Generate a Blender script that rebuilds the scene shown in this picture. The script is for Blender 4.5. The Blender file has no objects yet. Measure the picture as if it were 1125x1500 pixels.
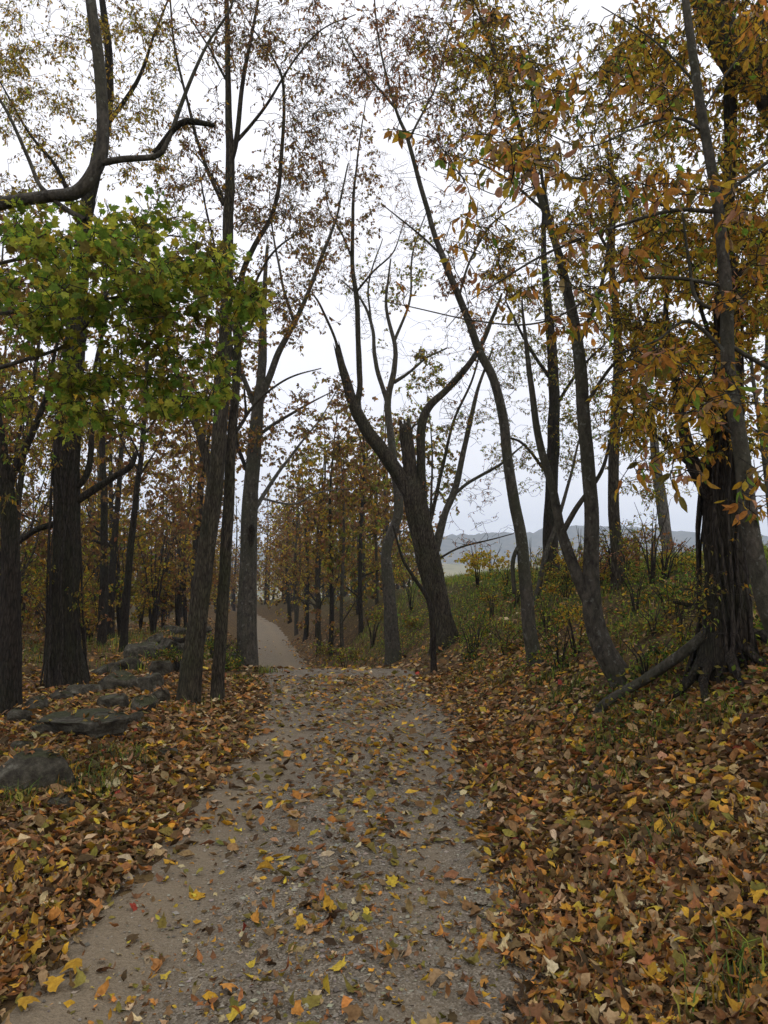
import bpy, bmesh, math
import numpy as np
from mathutils import Vector, Matrix

rng = np.random.default_rng(11)
SC = bpy.context.scene
COL = SC.collection
R = math.radians

# ------------------------------------------------------------------ camera
CAM_Z, F_PX, PITCH = 1.6, 1100.0, math.atan(120.0 / 1100.0)
cam_d = bpy.data.cameras.new('camera')
cam_d.sensor_fit = 'VERTICAL'; cam_d.sensor_height = 36.0
cam_d.lens = 36.0 * F_PX / 1500.0
cam_d.clip_start = 0.05; cam_d.clip_end = 8000.0
cam = bpy.data.objects.new('camera', cam_d); COL.objects.link(cam)
cam.location = (0, 0, CAM_Z); cam.rotation_euler = (R(90) + PITCH, 0, 0)
SC.camera = cam

# ------------------------------------------------------------------ sky (overcast)
SUN_EL, SUN_AZ = R(52), R(150)
world = bpy.data.worlds.new('World'); SC.world = world; world.use_nodes = True
wn = world.node_tree.nodes; wl = world.node_tree.links
for n in list(wn): wn.remove(n)
w_out = wn.new('ShaderNodeOutputWorld'); w_bg = wn.new('ShaderNodeBackground')
w_sky = wn.new('ShaderNodeTexSky'); w_sky.sky_type = 'NISHITA'; w_sky.sun_disc = False
w_sky.sun_elevation = SUN_EL; w_sky.sun_rotation = SUN_AZ; w_sky.dust_density = 3.0
w_hs = wn.new('ShaderNodeHueSaturation'); w_hs.inputs['Saturation'].default_value = 0.25
w_mix = wn.new('ShaderNodeMix'); w_mix.data_type = 'RGBA'; w_mix.inputs['Factor'].default_value = 0.85
w_mix.inputs['B'].default_value = (13.6, 13.4, 14.0, 1)      # the cloud layer
w_tc = wn.new('ShaderNodeTexCoord'); w_nz = wn.new('ShaderNodeTexNoise')
w_nz.inputs['Scale'].default_value = 2.2; w_nz.inputs['Detail'].default_value = 3
w_mr = wn.new('ShaderNodeMapRange'); w_mr.inputs['To Min'].default_value = 0.9; w_mr.inputs['To Max'].default_value = 1.12
w_mul = wn.new('ShaderNodeMix'); w_mul.data_type = 'RGBA'; w_mul.blend_type = 'MULTIPLY'; w_mul.inputs['Factor'].default_value = 1.0
wl.new(w_tc.outputs['Generated'], w_nz.inputs['Vector']); wl.new(w_nz.outputs['Fac'], w_mr.inputs['Value'])
wl.new(w_sky.outputs[0], w_hs.inputs['Color']); wl.new(w_hs.outputs[0], w_mix.inputs['A'])
wl.new(w_mix.outputs['Result'], w_mul.inputs['A']); wl.new(w_mr.outputs[0], w_mul.inputs['B'])
wl.new(w_mul.outputs['Result'], w_bg.inputs['Color']); w_bg.inputs['Strength'].default_value = 0.1
wl.new(w_bg.outputs[0], w_out.inputs[0])

sun_d = bpy.data.lights.new('sun', 'SUN'); sun_d.energy = 0.55; sun_d.angle = R(25); sun_d.color = (1.0, 0.93, 0.82)
sun = bpy.data.objects.new('sun', sun_d); COL.objects.link(sun); sun.location = (0, -5, 40)
sun.rotation_euler = (R(90) - SUN_EL, 0, R(180) - SUN_AZ)

SC.view_settings.view_transform = 'Standard'; SC.view_settings.look = 'None'
SC.view_settings.exposure = 0.0; SC.view_settings.gamma = 1.0
SC.view_settings.use_curve_mapping = False
SC.render.engine = 'CYCLES'
cy = SC.cycles
cy.use_denoising = True; cy.denoiser = 'OPENIMAGEDENOISE'
cy.max_bounces = 5; cy.diffuse_bounces = 3; cy.glossy_bounces = 2; cy.transmission_bounces = 3
cy.transparent_max_bounces = 4; cy.volume_bounces = 1

# ------------------------------------------------------------------ maths helpers
def at(px, py, Y):
    """point of the vertical plane y = Y seen at photo pixel px, py"""
    u = (px - 562.5) / F_PX; v = (750.0 - py) / F_PX
    dy = math.cos(PITCH) - v * math.sin(PITCH); dz = math.sin(PITCH) + v * math.cos(PITCH)
    return np.array([u / dy * Y, Y, CAM_Z + dz / dy * Y])

def hsh(ix, iy, iz):
    h = (ix.astype(np.int64) * 374761393 + iy.astype(np.int64) * 668265263 + iz.astype(np.int64) * 1274126177) & 0x7fffffff
    h = ((h ^ (h >> 13)) * 1103515245 + 12345) & 0x7fffffff
    h = ((h ^ (h >> 15)) * 69069 + 1) & 0x7fffffff
    return (h & 0xffff) / 65535.0

def vn(x, y, z=0.0):
    """value noise, -1..1"""
    x, y, z = np.broadcast_arrays(np.asarray(x, float), np.asarray(y, float), np.asarray(z, float))
    ix, iy, iz = np.floor(x).astype(int), np.floor(y).astype(int), np.floor(z).astype(int)
    fx, fy, fz = x - ix, y - iy, z - iz
    fx, fy, fz = fx * fx * (3 - 2 * fx), fy * fy * (3 - 2 * fy), fz * fz * (3 - 2 * fz)
    r = 0
    for a in (0, 1):
        wx = fx if a else 1 - fx
        for b in (0, 1):
            wy = fy if b else 1 - fy
            for c in (0, 1):
                wz = fz if c else 1 - fz
                r = r + wx * wy * wz * hsh(ix + a, iy + b, iz + c)
    return r * 2 - 1

def curve1(pts, sig):
    ys = np.arange(-80, 420, 0.25)
    v = np.interp(ys, [p[0] for p in pts], [p[1] for p in pts])
    k = np.exp(-0.5 * (np.arange(-60, 61) * 0.25 / sig) ** 2); k /= k.sum()
    v = np.convolve(np.pad(v, 60, mode='edge'), k, mode='valid')
    return lambda y: np.interp(y, ys, v)

P_BASE = curve1([(-80, 0), (5, 0), (11, .16), (14, .24), (16.5, .02), (20, -.55), (26, -1.35), (31, -1.45), (45, -1.15), (60, -.85), (80, -.6), (130, -.6), (420, -4)], 1.1)
P_CEN = curve1([(-80, -.6), (2, -.45), (5, -.25), (9, -.2), (13, -.62), (16, -1.15), (20, -2.0), (30, -4.15), (60, -9.7), (95, -18), (200, -50)], 1.6)
P_HW = curve1([(-80, 1.0), (2.5, 1.0), (5, 1.1), (9, 1.18), (13, 1.35), (20, 1.3), (60, 1.25)], 1.0)
L_TOP = curve1([(-80, .15), (8, .15), (14, .3), (30, .15), (60, .2), (90, .3), (420, -3)], 2.0)
R_TOP = curve1([(-80, 1.1), (3, 1.6), (9, 2.08), (25, 2.05), (45, 1.5), (90, 1.0), (420, -3)], 2.0)

def sstep(t):
    t = np.clip(t, 0, 1); return t * t * (3 - 2 * t)

def ground(x, y, rough=True):
    x = np.asarray(x, float); y = np.asarray(y, float)
    b = P_BASE(y); c = P_CEN(y); hw = P_HW(y)
    r = x - (c + hw); l = (c - hw) - x
    rise_r = (R_TOP(y) - b) * (0.55 * sstep((r - .1) / 4.0) + 0.45 * np.clip((r - .2) / 4.0, 0, 1))
    fall_r = -0.035 * np.clip(r - 8, 0, 40) - 9.0 * sstep((r - 20) / 130.0)
    rise_l = (L_TOP(y) - b) * sstep((l - .05) / 2.4)
    fall_l = -0.3 * sstep((l - 3.6) / 3.0) - 1.5 * sstep((l - 18) / 60.0)
    h = b + np.where(r > 0, rise_r + fall_r, 0) + np.where(l > 0, rise_l + fall_l, 0)
    if rough:
        edge = sstep(np.maximum(r, l) / 0.8)
        h = h + (0.012 + 0.05 * edge) * vn(x * 0.9, y * 0.9, 3.3) + (0.004 + 0.022 * edge) * vn(x * 3.1, y * 3.1, 9.1)
        h = h - 0.02 * np.exp(-((np.abs(x - c) - .62) / .25) ** 2) * (1 - edge)        # faint wheel ruts
    return h

def hit(px, py, ymax=120.0):
    a = at(px, py, 1.0) - np.array([0, 0, CAM_Z])
    ys = np.arange(1.0, ymax, 0.02)
    z = CAM_Z + a[2] * ys; g = ground(a[0] * ys, ys)
    k = np.argmax(z <= g)
    Y = ys[k] if (z <= g).any() else 30.0
    return np.array([a[0] * Y, Y, float(ground(a[0] * Y, Y))])

# ------------------------------------------------------------------ mesh helpers
class MB:
    """collects vertices, faces and colours of one mesh"""
    def __init__(s): s.V, s.F, s.C, s.n = [], [], [], 0
    def add(s, V, F, C=None):
        V = np.asarray(V, float)
        for f in (F if isinstance(F, list) else [F]): s.F.append(np.asarray(f, int) + s.n)
        s.V.append(V); s.n += len(V)
        if C is not None: s.C.append(np.broadcast_to(np.asarray(C, float), (len(V), 3)))
    def mesh(s, name, mat, smooth=True):
        me = bpy.data.meshes.new(name)
        if s.n == 0: return me
        V = np.concatenate(s.V)
        me.vertices.add(len(V)); me.vertices.foreach_set('co', V.astype(np.float32).ravel())
        nl = sum(f.size for f in s.F); npoly = sum(len(f) for f in s.F)
        me.loops.add(nl); me.polygons.add(npoly)
        me.loops.foreach_set('vertex_index', np.concatenate([f.ravel() for f in s.F]).astype(np.int32))
        tot = np.concatenate([np.full(len(f), f.shape[1]) for f in s.F])
        st = np.concatenate([[0], np.cumsum(tot)[:-1]])
        me.polygons.foreach_set('loop_start', st.astype(np.int32))
        me.polygons.foreach_set('use_smooth', np.full(npoly, smooth, dtype=bool))
        me.update(calc_edges=True)
        if s.C:
            C = np.concatenate(s.C); C = np.concatenate([C, np.ones((len(C), 1))], 1)
            a = me.color_attributes.new('tint', 'FLOAT_COLOR', 'POINT')
            a.data.foreach_set('color', C.astype(np.float32).ravel())
        me.materials.append(mat)
        return me

def link(name, data, parent=None, loc=None):
    o = bpy.data.objects.new(name, data); COL.objects.link(o)
    if parent is not None: o.parent = parent
    if loc is not None: o.location = loc
    return o

def tag(o, label, cat, group=None):
    o['label'] = label; o['category'] = cat
    if group: o['group'] = group
    return o

def empty(name, loc, label, cat, group=None):
    e = bpy.data.objects.new(name, None); COL.objects.link(e); e.location = Vector(loc); e.empty_display_size = .2
    return tag(e, label, cat, group)

def spline(P, step):
    """Catmull-Rom resample of a polyline (any number of columns)"""
    P = np.asarray(P, float)
    Q = np.vstack([2 * P[0] - P[1], P, 2 * P[-1] - P[-2]])
    out = []
    for i in range(1, len(Q) - 2):
        L = np.linalg.norm(Q[i + 1, :3] - Q[i, :3]); n = max(1, int(round(L / step)))
        t = np.linspace(0, 1, n, endpoint=False)[:, None]
        a, b, c, d = Q[i - 1], Q[i], Q[i + 1], Q[i + 2]
        out.append(.5 * (2 * b + (c - a) * t + (2 * a - 5 * b + 4 * c - d) * t * t + (3 * b - a - 3 * c + d) * t ** 3))
    out.append(P[-1:])
    return np.concatenate(out)

def tube(P, rad, sides, bark=0.0, freq=3.0, seed=0.0, jag=0.0, cap=True):
    """quad tube along P; bark > 0 cuts long ridges into it; jag > 0 leaves a splintered end"""
    P = np.asarray(P, float); n = len(P); rad = np.asarray(rad, float)
    T = np.gradient(P, axis=0); T /= np.linalg.norm(T, axis=1)[:, None] + 1e-9
    ref = np.array([0.0, 1, 0]) if abs(T[0][1]) < .8 else np.array([1.0, 0, 0])
    U = np.zeros_like(P); u = ref - T[0] * ref.dot(T[0]); u /= np.linalg.norm(u)
    for i in range(n):
        u = u - T[i] * u.dot(T[i]); u /= np.linalg.norm(u) + 1e-9; U[i] = u
    W = np.cross(T, U)
    th = np.linspace(0, 2 * np.pi, sides, endpoint=False)
    c, s_ = np.cos(th), np.sin(th)
    r = np.repeat(rad[:, None], sides, 1)
    if bark > 0:
        sl = np.concatenate([[0], np.cumsum(np.linalg.norm(np.diff(P, axis=0), axis=1))])[:, None]
        k = freq
        n1 = vn(c[None] * k + seed, s_[None] * k, sl * 1.6); n2 = vn(c[None] * k * .35 + seed, s_[None] * k * .35, sl * .8)
        n3 = vn(c[None] * k * 2 + seed, s_[None] * k * 2, sl * 4)
        r = r * (1 + bark * (n1 - .35 * np.abs(n1)) + bark * 1.1 * n2 + bark * .5 * n3)
    V = P[:, None] + r[..., None] * (c[None, :, None] * U[:, None] + s_[None, :, None] * W[:, None])
    if jag > 0:
        j = rng.uniform(0, 1, sides) ** 2 * jag
        V[-1] += T[-1] * j[:, None]; V[-2] += T[-1] * j[:, None] * .4
    V = V.reshape(-1, 3)
    i = np.arange(n - 1)[:, None] * sides; k = np.arange(sides)[None]; k2 = (k + 1) % sides
    F = np.stack([i + k, i + k2, i + sides + k2, i + sides + k], -1).reshape(-1, 4)
    if not cap: return V, [F]
    V = np.vstack([V, P[-1] + (T[-1] * rad[-1] * .3 if jag == 0 else -T[-1] * jag * .6)])
    top = (n - 1) * sides + np.arange(sides)
    cap = np.stack([top, np.roll(top, -1), np.full(sides, len(V) - 1)], 1)
    return V, [F, cap]

# ------------------------------------------------------------------ materials
def mat(name):
    m = bpy.data.materials.new(name); m.use_nodes = True
    nt = m.node_tree; N = nt.nodes; L = nt.links
    for n in list(N): N.remove(n)
    out = N.new('ShaderNodeOutputMaterial'); b = N.new('ShaderNodeBsdfPrincipled'); L.new(b.outputs[0], out.inputs[0])
    return m, N, L, b, out

def nnode(N, L, vec, scale, detail=4, rough=.55, kind='ShaderNodeTexNoise'):
    n = N.new(kind); n.inputs['Scale'].default_value = scale
    if kind == 'ShaderNodeTexNoise':
        n.inputs['Detail'].default_value = detail; n.inputs['Roughness'].default_value = rough
    if vec is not None: L.new(vec, n.inputs['Vector'])
    return n

def ramp(N, L, fac, stops):
    r = N.new('ShaderNodeValToRGB'); L.new(fac, r.inputs[0])
    e = r.color_ramp.elements
    while len(e) < len(stops): e.new(.5)
    for k, (p, c) in enumerate(stops): e[k].position = p; e[k].color = (*c, 1) if len(c) == 3 else c
    return r

def mixc(N, L, fac, a, b):
    m = N.new('ShaderNodeMix'); m.data_type = 'RGBA'
    for s, v in (('Factor', fac), ('A', a), ('B', b)):
        if hasattr(v, 'links') or hasattr(v, 'is_output'): L.new(v, m.inputs[s])
        else: m.inputs[s].default_value = (*v, 1) if isinstance(v, tuple) else v
    return m.outputs['Result']

def bump(N, L, b, h, strength, dist):
    n = N.new('ShaderNodeBump'); n.inputs['Strength'].default_value = strength; n.inputs['Distance'].default_value = dist
    L.new(h, n.inputs['Height']); L.new(n.outputs[0], b.inputs['Normal']); return n

def bark_mat(name, dark, mid, algae, lichen=.0, stretch=(9, 9, 1.6), crack=4.6, deep=1.0):
    m, N, L, b, out = mat(name)
    g = N.new('ShaderNodeNewGeometry'); mp = N.new('ShaderNodeMapping'); mp.inputs['Scale'].default_value = stretch
    L.new(g.outputs['Position'], mp.inputs['Vector'])
    n1 = nnode(N, L, mp.outputs[0], 3.2, 6, .65); n2 = nnode(N, L, g.outputs['Position'], 1.7, 3)
    n3 = nnode(N, L, g.outputs['Position'], 14, 3, .7)
    c = ramp(N, L, n1.outputs['Fac'], [(.32, dark), (.62, mid)]).outputs[0]
    f = ramp(N, L, n2.outputs['Fac'], [(.42, (0, 0, 0)), (.68, (.75, .75, .75))]).outputs[0]
    c = mixc(N, L, f, c, algae)
    mp2 = N.new('ShaderNodeMapping'); mp2.inputs['Scale'].default_value = tuple(a * crack for a in stretch); L.new(g.outputs['Position'], mp2.inputs['Vector'])
    wv = N.new('ShaderNodeMix'); wv.data_type = 'RGBA'; wv.blend_type = 'ADD'; wv.inputs['Factor'].default_value = 1.6; L.new(mp2.outputs[0], wv.inputs['A']); L.new(n1.outputs['Color'], wv.inputs['B'])
    vo = N.new('ShaderNodeTexVoronoi'); vo.feature = 'DISTANCE_TO_EDGE'; vo.inputs['Scale'].default_value = 1.0; L.new(wv.outputs['Result'], vo.inputs['Vector'])
    ck = ramp(N, L, vo.outputs['Distance'], [(.0, (1 - .62 * deep,) * 3), (.22, (1, 1, 1))]).outputs[0]
    mk = N.new('ShaderNodeMix'); mk.data_type = 'RGBA'; mk.blend_type = 'MULTIPLY'; mk.inputs['Factor'].default_value = 1; L.new(c, mk.inputs['A']); L.new(ck, mk.inputs['B']); c = mk.outputs['Result']
    if lichen > 0:
        f2 = ramp(N, L, n3.outputs['Fac'], [(.60, (0, 0, 0)), (.66, (lichen,) * 3)]).outputs[0]
        c = mixc(N, L, f2, c, (.22, .23, .20))
    L.new(c, b.inputs['Base Color']); b.inputs['Roughness'].default_value = .95; b.inputs['Specular IOR Level'].default_value = .2
    n4 = nnode(N, L, mp.outputs[0], 11, 4, .7); am = N.new('ShaderNodeMath'); am.operation = 'ADD'; L.new(n1.outputs['Fac'], am.inputs[0])
    sc = N.new('ShaderNodeMath'); sc.operation = 'MULTIPLY'; sc.inputs[1].default_value = .45; L.new(n4.outputs['Fac'], sc.inputs[0]); L.new(sc.outputs[0], am.inputs[1]); a2 = N.new('ShaderNodeMath'); a2.operation = 'MULTIPLY_ADD'; a2.inputs[1].default_value = .6 * deep; L.new(ck, a2.inputs[0]); L.new(am.outputs[0], a2.inputs[2])
    bump(N, L, b, a2.outputs[0], .9, .04)
    return m

M_BARK = bark_mat('furrowed_bark', (.016, .013, .010), (.12, .098, .07), (.06, .062, .03))
M_GREY = bark_mat('smooth_grey_bark', (.026, .023, .018), (.105, .092, .072), (.058, .06, .036), .4, (6, 6, 3), 5.0, .3)
M_DARK = bark_mat('dark_bark', (.013, .010, .008), (.062, .049, .036), (.04, .042, .022))
M_TWIG = bark_mat('twig_bark', (.025, .02, .016), (.075, .06, .048), (.055, .05, .036))
M_DEAD = bark_mat('weathered_dead_wood', (.10, .09, .08), (.27, .25, .22), (.18, .18, .15))

def leaf_mat(name, trans=.45, rough=.6, spec=.25, gain=1.0):
    m, N, L, b, out = mat(name)
    a = N.new('ShaderNodeAttribute'); a.attribute_name = 'tint'
    g = N.new('ShaderNodeNewGeometry')
    n = nnode(N, L, g.outputs['Position'], 55, 3, .6)
    f = ramp(N, L, n.outputs['Fac'], [(.3, (.62, .58, .52)), (.65, (1.1, 1.1, 1.1))]).outputs[0]
    mm = N.new('ShaderNodeMix'); mm.data_type = 'RGBA'; mm.blend_type = 'MULTIPLY'; mm.inputs['Factor'].default_value = 1
    L.new(a.outputs['Color'], mm.inputs['A']); L.new(f, mm.inputs['B'])
    c = mm.outputs['Result']
    L.new(c, b.inputs['Base Color']); b.inputs['Roughness'].default_value = rough; b.inputs['Specular IOR Level'].default_value = spec
    t = N.new('ShaderNodeBsdfTranslucent'); L.new(c, t.inputs['Color'])
    ms = N.new('ShaderNodeMixShader'); ms.inputs[0].default_value = trans
    L.new(b.outputs[0], ms.inputs[1]); L.new(t.outputs[0], ms.inputs[2]); L.new(ms.outputs[0], out.inputs[0])
    return m
M_LEAF = leaf_mat('living_leaf', .66)
M_LITTER = leaf_mat('dry_leaf', .15, .75, .2)
M_GRASS = leaf_mat('grass_blade', .35, .6)

# ground under the leaves: dark mould, greener on the bank, open field far away
m, N, L, b, out = mat('woodland_soil'); M_SOIL = m
g = N.new('ShaderNodeNewGeometry'); pos = g.outputs['Position']
n1 = nnode(N, L, pos, 1.3, 5); n2 = nnode(N, L, pos, 16, 5, .7); vor = nnode(N, L, pos, 13, kind='ShaderNodeTexVoronoi')
leafy = ramp(N, L, vor.outputs['Color'], [(.1, (.04, .026, .012)), (.4, (.095, .06, .025)), (.7, (.16, .098, .036)), (.95, (.24, .165, .06))]).outputs[0]
soil = ramp(N, L, n2.outputs['Fac'], [(.3, (.022, .016, .011)), (.7, (.075, .052, .033))]).outputs[0]
c1 = mixc(N, L, ramp(N, L, n1.outputs['Fac'], [(.35, (.3,) * 3), (.65, (.9,) * 3)]).outputs[0], soil, leafy)
att = N.new('ShaderNodeAttribute'); att.attribute_name = 'tint'; sep = N.new('ShaderNodeSeparateColor'); L.new(att.outputs['Color'], sep.inputs[0])
green = ramp(N, L, n2.outputs['Fac'], [(.3, (.028, .034, .012)), (.7, (.085, .088, .03))]).outputs[0]
mg = N.new('ShaderNodeMath'); mg.operation = 'MULTIPLY'; L.new(sep.outputs['Red'], mg.inputs[0])
L.new(ramp(N, L, n1.outputs['Fac'], [(.35, (.2,) * 3), (.6, (1,) * 3)]).outputs[0], mg.inputs[1])
c2 = mixc(N, L, mg.outputs[0], c1, green)
fld = ramp(N, L, n1.outputs['Fac'], [(.3, (.16, .16, .075)), (.7, (.30, .27, .14))]).outputs[0]
c3 = mixc(N, L, sep.outputs['Green'], c2, fld)
L.new(c3, b.inputs['Base Color']); b.inputs['Roughness'].default_value = 1; b.inputs['Specular IOR Level'].default_value = .1
bump(N, L, b, n2.outputs['Fac'], .8, .04)

# gravel path: tan sandy soil and grey grit
m, N, L, b, out = mat('gravel_path'); M_PATH = m
g = N.new('ShaderNodeNewGeometry'); pos = g.outputs['Position']
v1 = nnode(N, L, pos, 105, kind='ShaderNodeTexVoronoi'); v2 = nnode(N, L, pos, 34, kind='ShaderNodeTexVoronoi')
n1 = nnode(N, L, pos, 1.6, 5, .6); n2 = nnode(N, L, pos, 60, 4, .7); n3 = nnode(N, L, pos, 7, 4, .6)
sand = ramp(N, L, n2.outputs['Fac'], [(.3, (.165, .13, .085)), (.7, (.275, .218, .145))]).outputs[0]
grit = ramp(N, L, v1.outputs['Color'], [(.15, (.092, .076, .053)), (.5, (.180, .151, .109)), (.9, (.33, .285, .22))]).outputs[0]
grit = mixc(N, L, ramp(N, L, n3.outputs['Fac'], [(.4, (0,) * 3), (.7, (.6,) * 3)]).outputs[0], grit, (.14, .112, .08))
att = N.new('ShaderNodeAttribute'); att.attribute_name = 'tint'; sep = N.new('ShaderNodeSeparateColor'); L.new(att.outputs['Color'], sep.inputs[0])
ad = N.new('ShaderNodeMath'); ad.operation = 'ADD'; L.new(sep.outputs['Red'], ad.inputs[0]); L.new(n1.outputs['Fac'], ad.inputs[1])
f = ramp(N, L, ad.outputs[0], [(.4, (0,) * 3), (1.0, (1,) * 3)]).outputs[0]
L.new(mixc(N, L, f, grit, sand), b.inputs['Base Color'])
b.inputs['Roughness'].default_value = .95; b.inputs['Specular IOR Level'].default_value = .2
mx = N.new('ShaderNodeMath'); mx.operation = 'ADD'; L.new(v1.outputs['Distance'], mx.inputs[0]); L.new(n2.outputs['Fac'], mx.inputs[1])
bump(N, L, b, mx.outputs[0], .7, .012)

# stone with moss on its upper faces
m, N, L, b, out = mat('mossy_stone'); M_STONE = m
g = N.new('ShaderNodeNewGeometry'); pos = g.outputs['Position']
n1 = nnode(N, L, pos, 9, 8, .72); n2 = nnode(N, L, pos, 3.4, 5); n3 = nnode(N, L, pos, 30, 3)
st = ramp(N, L, n1.outputs['Fac'], [(.36, (.022, .019, .014)), (.48, (.06, .053, .038)), (.58, (.105, .096, .072)), (.68, (.2, .19, .15))]).outputs[0]
sx = N.new('ShaderNodeSeparateXYZ'); L.new(g.outputs['Normal'], sx.inputs[0])
mm = N.new('ShaderNodeMath'); mm.operation = 'MULTIPLY'; L.new(sx.outputs['Z'], mm.inputs[0]); L.new(n2.outputs['Fac'], mm.inputs[1])
f = ramp(N, L, mm.outputs[0], [(.44, (0,) * 3), (.52, (.8,) * 3)]).outputs[0]
moss = ramp(N, L, n3.outputs['Fac'], [(.3, (.03, .034, .014)), (.7, (.075, .08, .035))]).outputs[0]
L.new(mixc(N, L, f, st, moss), b.inputs['Base Color']); b.inputs['Roughness'].default_value = .95; b.inputs['Specular IOR Level'].default_value = .2
bump(N, L, b, n1.outputs['Fac'], 1.0, .06)

m, N, L, b, out = mat('pebble'); M_PEB = m
a = N.new('ShaderNodeAttribute'); a.attribute_name = 'tint'; L.new(a.outputs['Color'], b.inputs['Base Color']); b.inputs['Roughness'].default_value = .9

m, N, L, b, out = mat('wooded_hillside'); M_HILL = m
g = N.new('ShaderNodeNewGeometry'); pos = g.outputs['Position']
n1 = nnode(N, L, pos, .06, 6, .7); n2 = nnode(N, L, pos, .012, 3)
c = ramp(N, L, n1.outputs['Fac'], [(.35, (.02, .02, .012)), (.5, (.08, .068, .035)), (.65, (.17, .12, .06))]).outputs[0]
L.new(c, b.inputs['Base Color']); b.inputs['Roughness'].default_value = 1; b.inputs['Specular IOR Level'].default_value = 0

m, N, L, b, out = mat('hill_meadow'); M_SOILFAR = m
g = N.new('ShaderNodeNewGeometry'); n1 = nnode(N, L, g.outputs['Position'], .02, 5, .6)
L.new(ramp(N, L, n1.outputs['Fac'], [(.35, (.12, .12, .06)), (.5, (.24, .22, .12)), (.65, (.30, .25, .14))]).outputs[0], b.inputs['Base Color']); b.inputs['Roughness'].default_value = 1

# ------------------------------------------------------------------ ground, path, hills
def geo(a, stop, step, k):
    out = [a]
    while abs(out[-1]) < abs(stop): out.append(out[-1] + math.copysign(step, stop)); step *= k
    return out[1:]
xs = np.array(sorted(geo(-12, -1600, .2, 1.2) + list(np.arange(-12, 12.01, .17)) + geo(12, 1600, .2, 1.2)))
ys = np.array(sorted(geo(-4, -300, .3, 1.3) + list(np.arange(-4, 34, .2)) + geo(34, 2500, .2, 1.12)))
X, Y = np.meshgrid(xs, ys)
Z = ground(X, Y)
c_, hw_ = P_CEN(Y), P_HW(Y)
inside = np.abs(X - c_) < hw_ - .1
Z = np.where(inside, Z - .03, Z)
rr = X - c_ - hw_; ll = c_ - hw_ - X
bank = sstep((rr - 1.5) / 2.5) * np.where(Y > 5, 1, .35) + .5 * sstep((ll - 4) / 3)
field = np.maximum(sstep((rr - 14) / 10), sstep((ll - 24) / 12)); field = np.maximum(field, sstep((Y - 130) / 30))
gb = MB()
nx = len(xs); i = np.arange(len(ys) - 1)[:, None] * nx; k = np.arange(nx - 1)[None]
gb.add(np.stack([X, Y, Z], -1).reshape(-1, 3), np.stack([i + k, i + k + 1, i + nx + k + 1, i + nx + k], -1).reshape(-1, 4),
       np.stack([np.clip(bank, 0, 1), field, 0 * X], -1).reshape(-1, 3))
o = link('ground', gb.mesh('ground', M_SOIL)); o['kind'] = 'structure'

pb = MB(); ya = np.concatenate([np.arange(-4, 16, .08), np.arange(16, 110, .4)]); U = np.linspace(-1, 1, 41)
PX = np.zeros((len(ya), len(U))); PZ = PX.copy()
for k, u in enumerate(U):
    jit = (.16 * vn(ya * 1.3, 5.0 if u > 0 else 9.0) + .07 * vn(ya * 5, 2.0 if u > 0 else 4.0)) * abs(u)
    PX[:, k] = P_CEN(ya) + u * (P_HW(ya) + .12) + jit * np.sign(u)
    PZ[:, k] = ground(PX[:, k], ya) + (.004 if abs(u) < .9 else (.0 if abs(u) < .97 else -.05)) + .004 * vn(PX[:, k] * 9, ya * 9)
i = np.arange(len(ya) - 1)[:, None] * 41; k = np.arange(40)[None]
YY = np.repeat(ya[:, None], 41, 1)
sandy = np.clip(.75 * np.exp(-((U[None] + .72) / .30) ** 2) * np.clip(1.3 - YY / 11, 0, 1) + .3 * np.exp(-((U[None] - .4) / .2) ** 2) + .35 * sstep((YY - 18) / 8), 0, 1)
pb.add(np.stack([PX, YY, PZ], -1).reshape(-1, 3), np.stack([i + k, i + k + 1, i + 42, i + 41], -1).reshape(-1, 4) if False else
       np.stack([i + k, i + k + 1, i + 41 + k + 1, i + 41 + k], -1).reshape(-1, 4),
       np.stack([sandy - .18, 0 * sandy, 0 * sandy], -1).reshape(-1, 3))
o = link('path', pb.mesh('path', M_PATH)); o['kind'] = 'structure'

def hill(name, d, x0, x1, ridge, depth, seed, mt=None, bumpy=1.0):
    hb = MB(); n, q = 300, 24
    hx = np.linspace(x0, x1, n); v = np.linspace(0, 1, q)
    HX = np.repeat(hx[None], q, 0); HY = d + v[:, None] * depth + 0 * HX
    prof = ridge(hx)[None] * np.sin(np.clip(v, 0, 1)[:, None] * math.pi * .62) / math.sin(math.pi * .62 * 1)
    prof = ridge(hx)[None] * sstep(v[:, None] * 1.25)
    HZ = -14 + prof + 9 * vn(HX * .012, HY * .012, seed) * v[:, None] + bumpy * 7 * vn(HX * .08, HY * .08, seed) * np.sqrt(v[:, None])
    i = np.arange(q - 1)[:, None] * n; k = np.arange(n - 1)[None]
    hb.add(np.stack([HX, HY, HZ], -1).reshape(-1, 3), np.stack([i + k, i + k + 1, i + n + k + 1, i + n + k], -1).reshape(-1, 4))
    o = link(name, hb.mesh(name, mt or M_HILL)); o['kind'] = 'structure'
hill('hill', 1150, -1400, 1600, lambda x: 128 + 26 * np.sin(x * .0032 + .6) + 30 * sstep((x - 160) / 500), 800, 1.0)
hill('hill', 430, -500, 700, lambda x: 40 + 5 * np.sin(x * .011), 260, 4.0, M_SOILFAR, .25)

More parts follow.
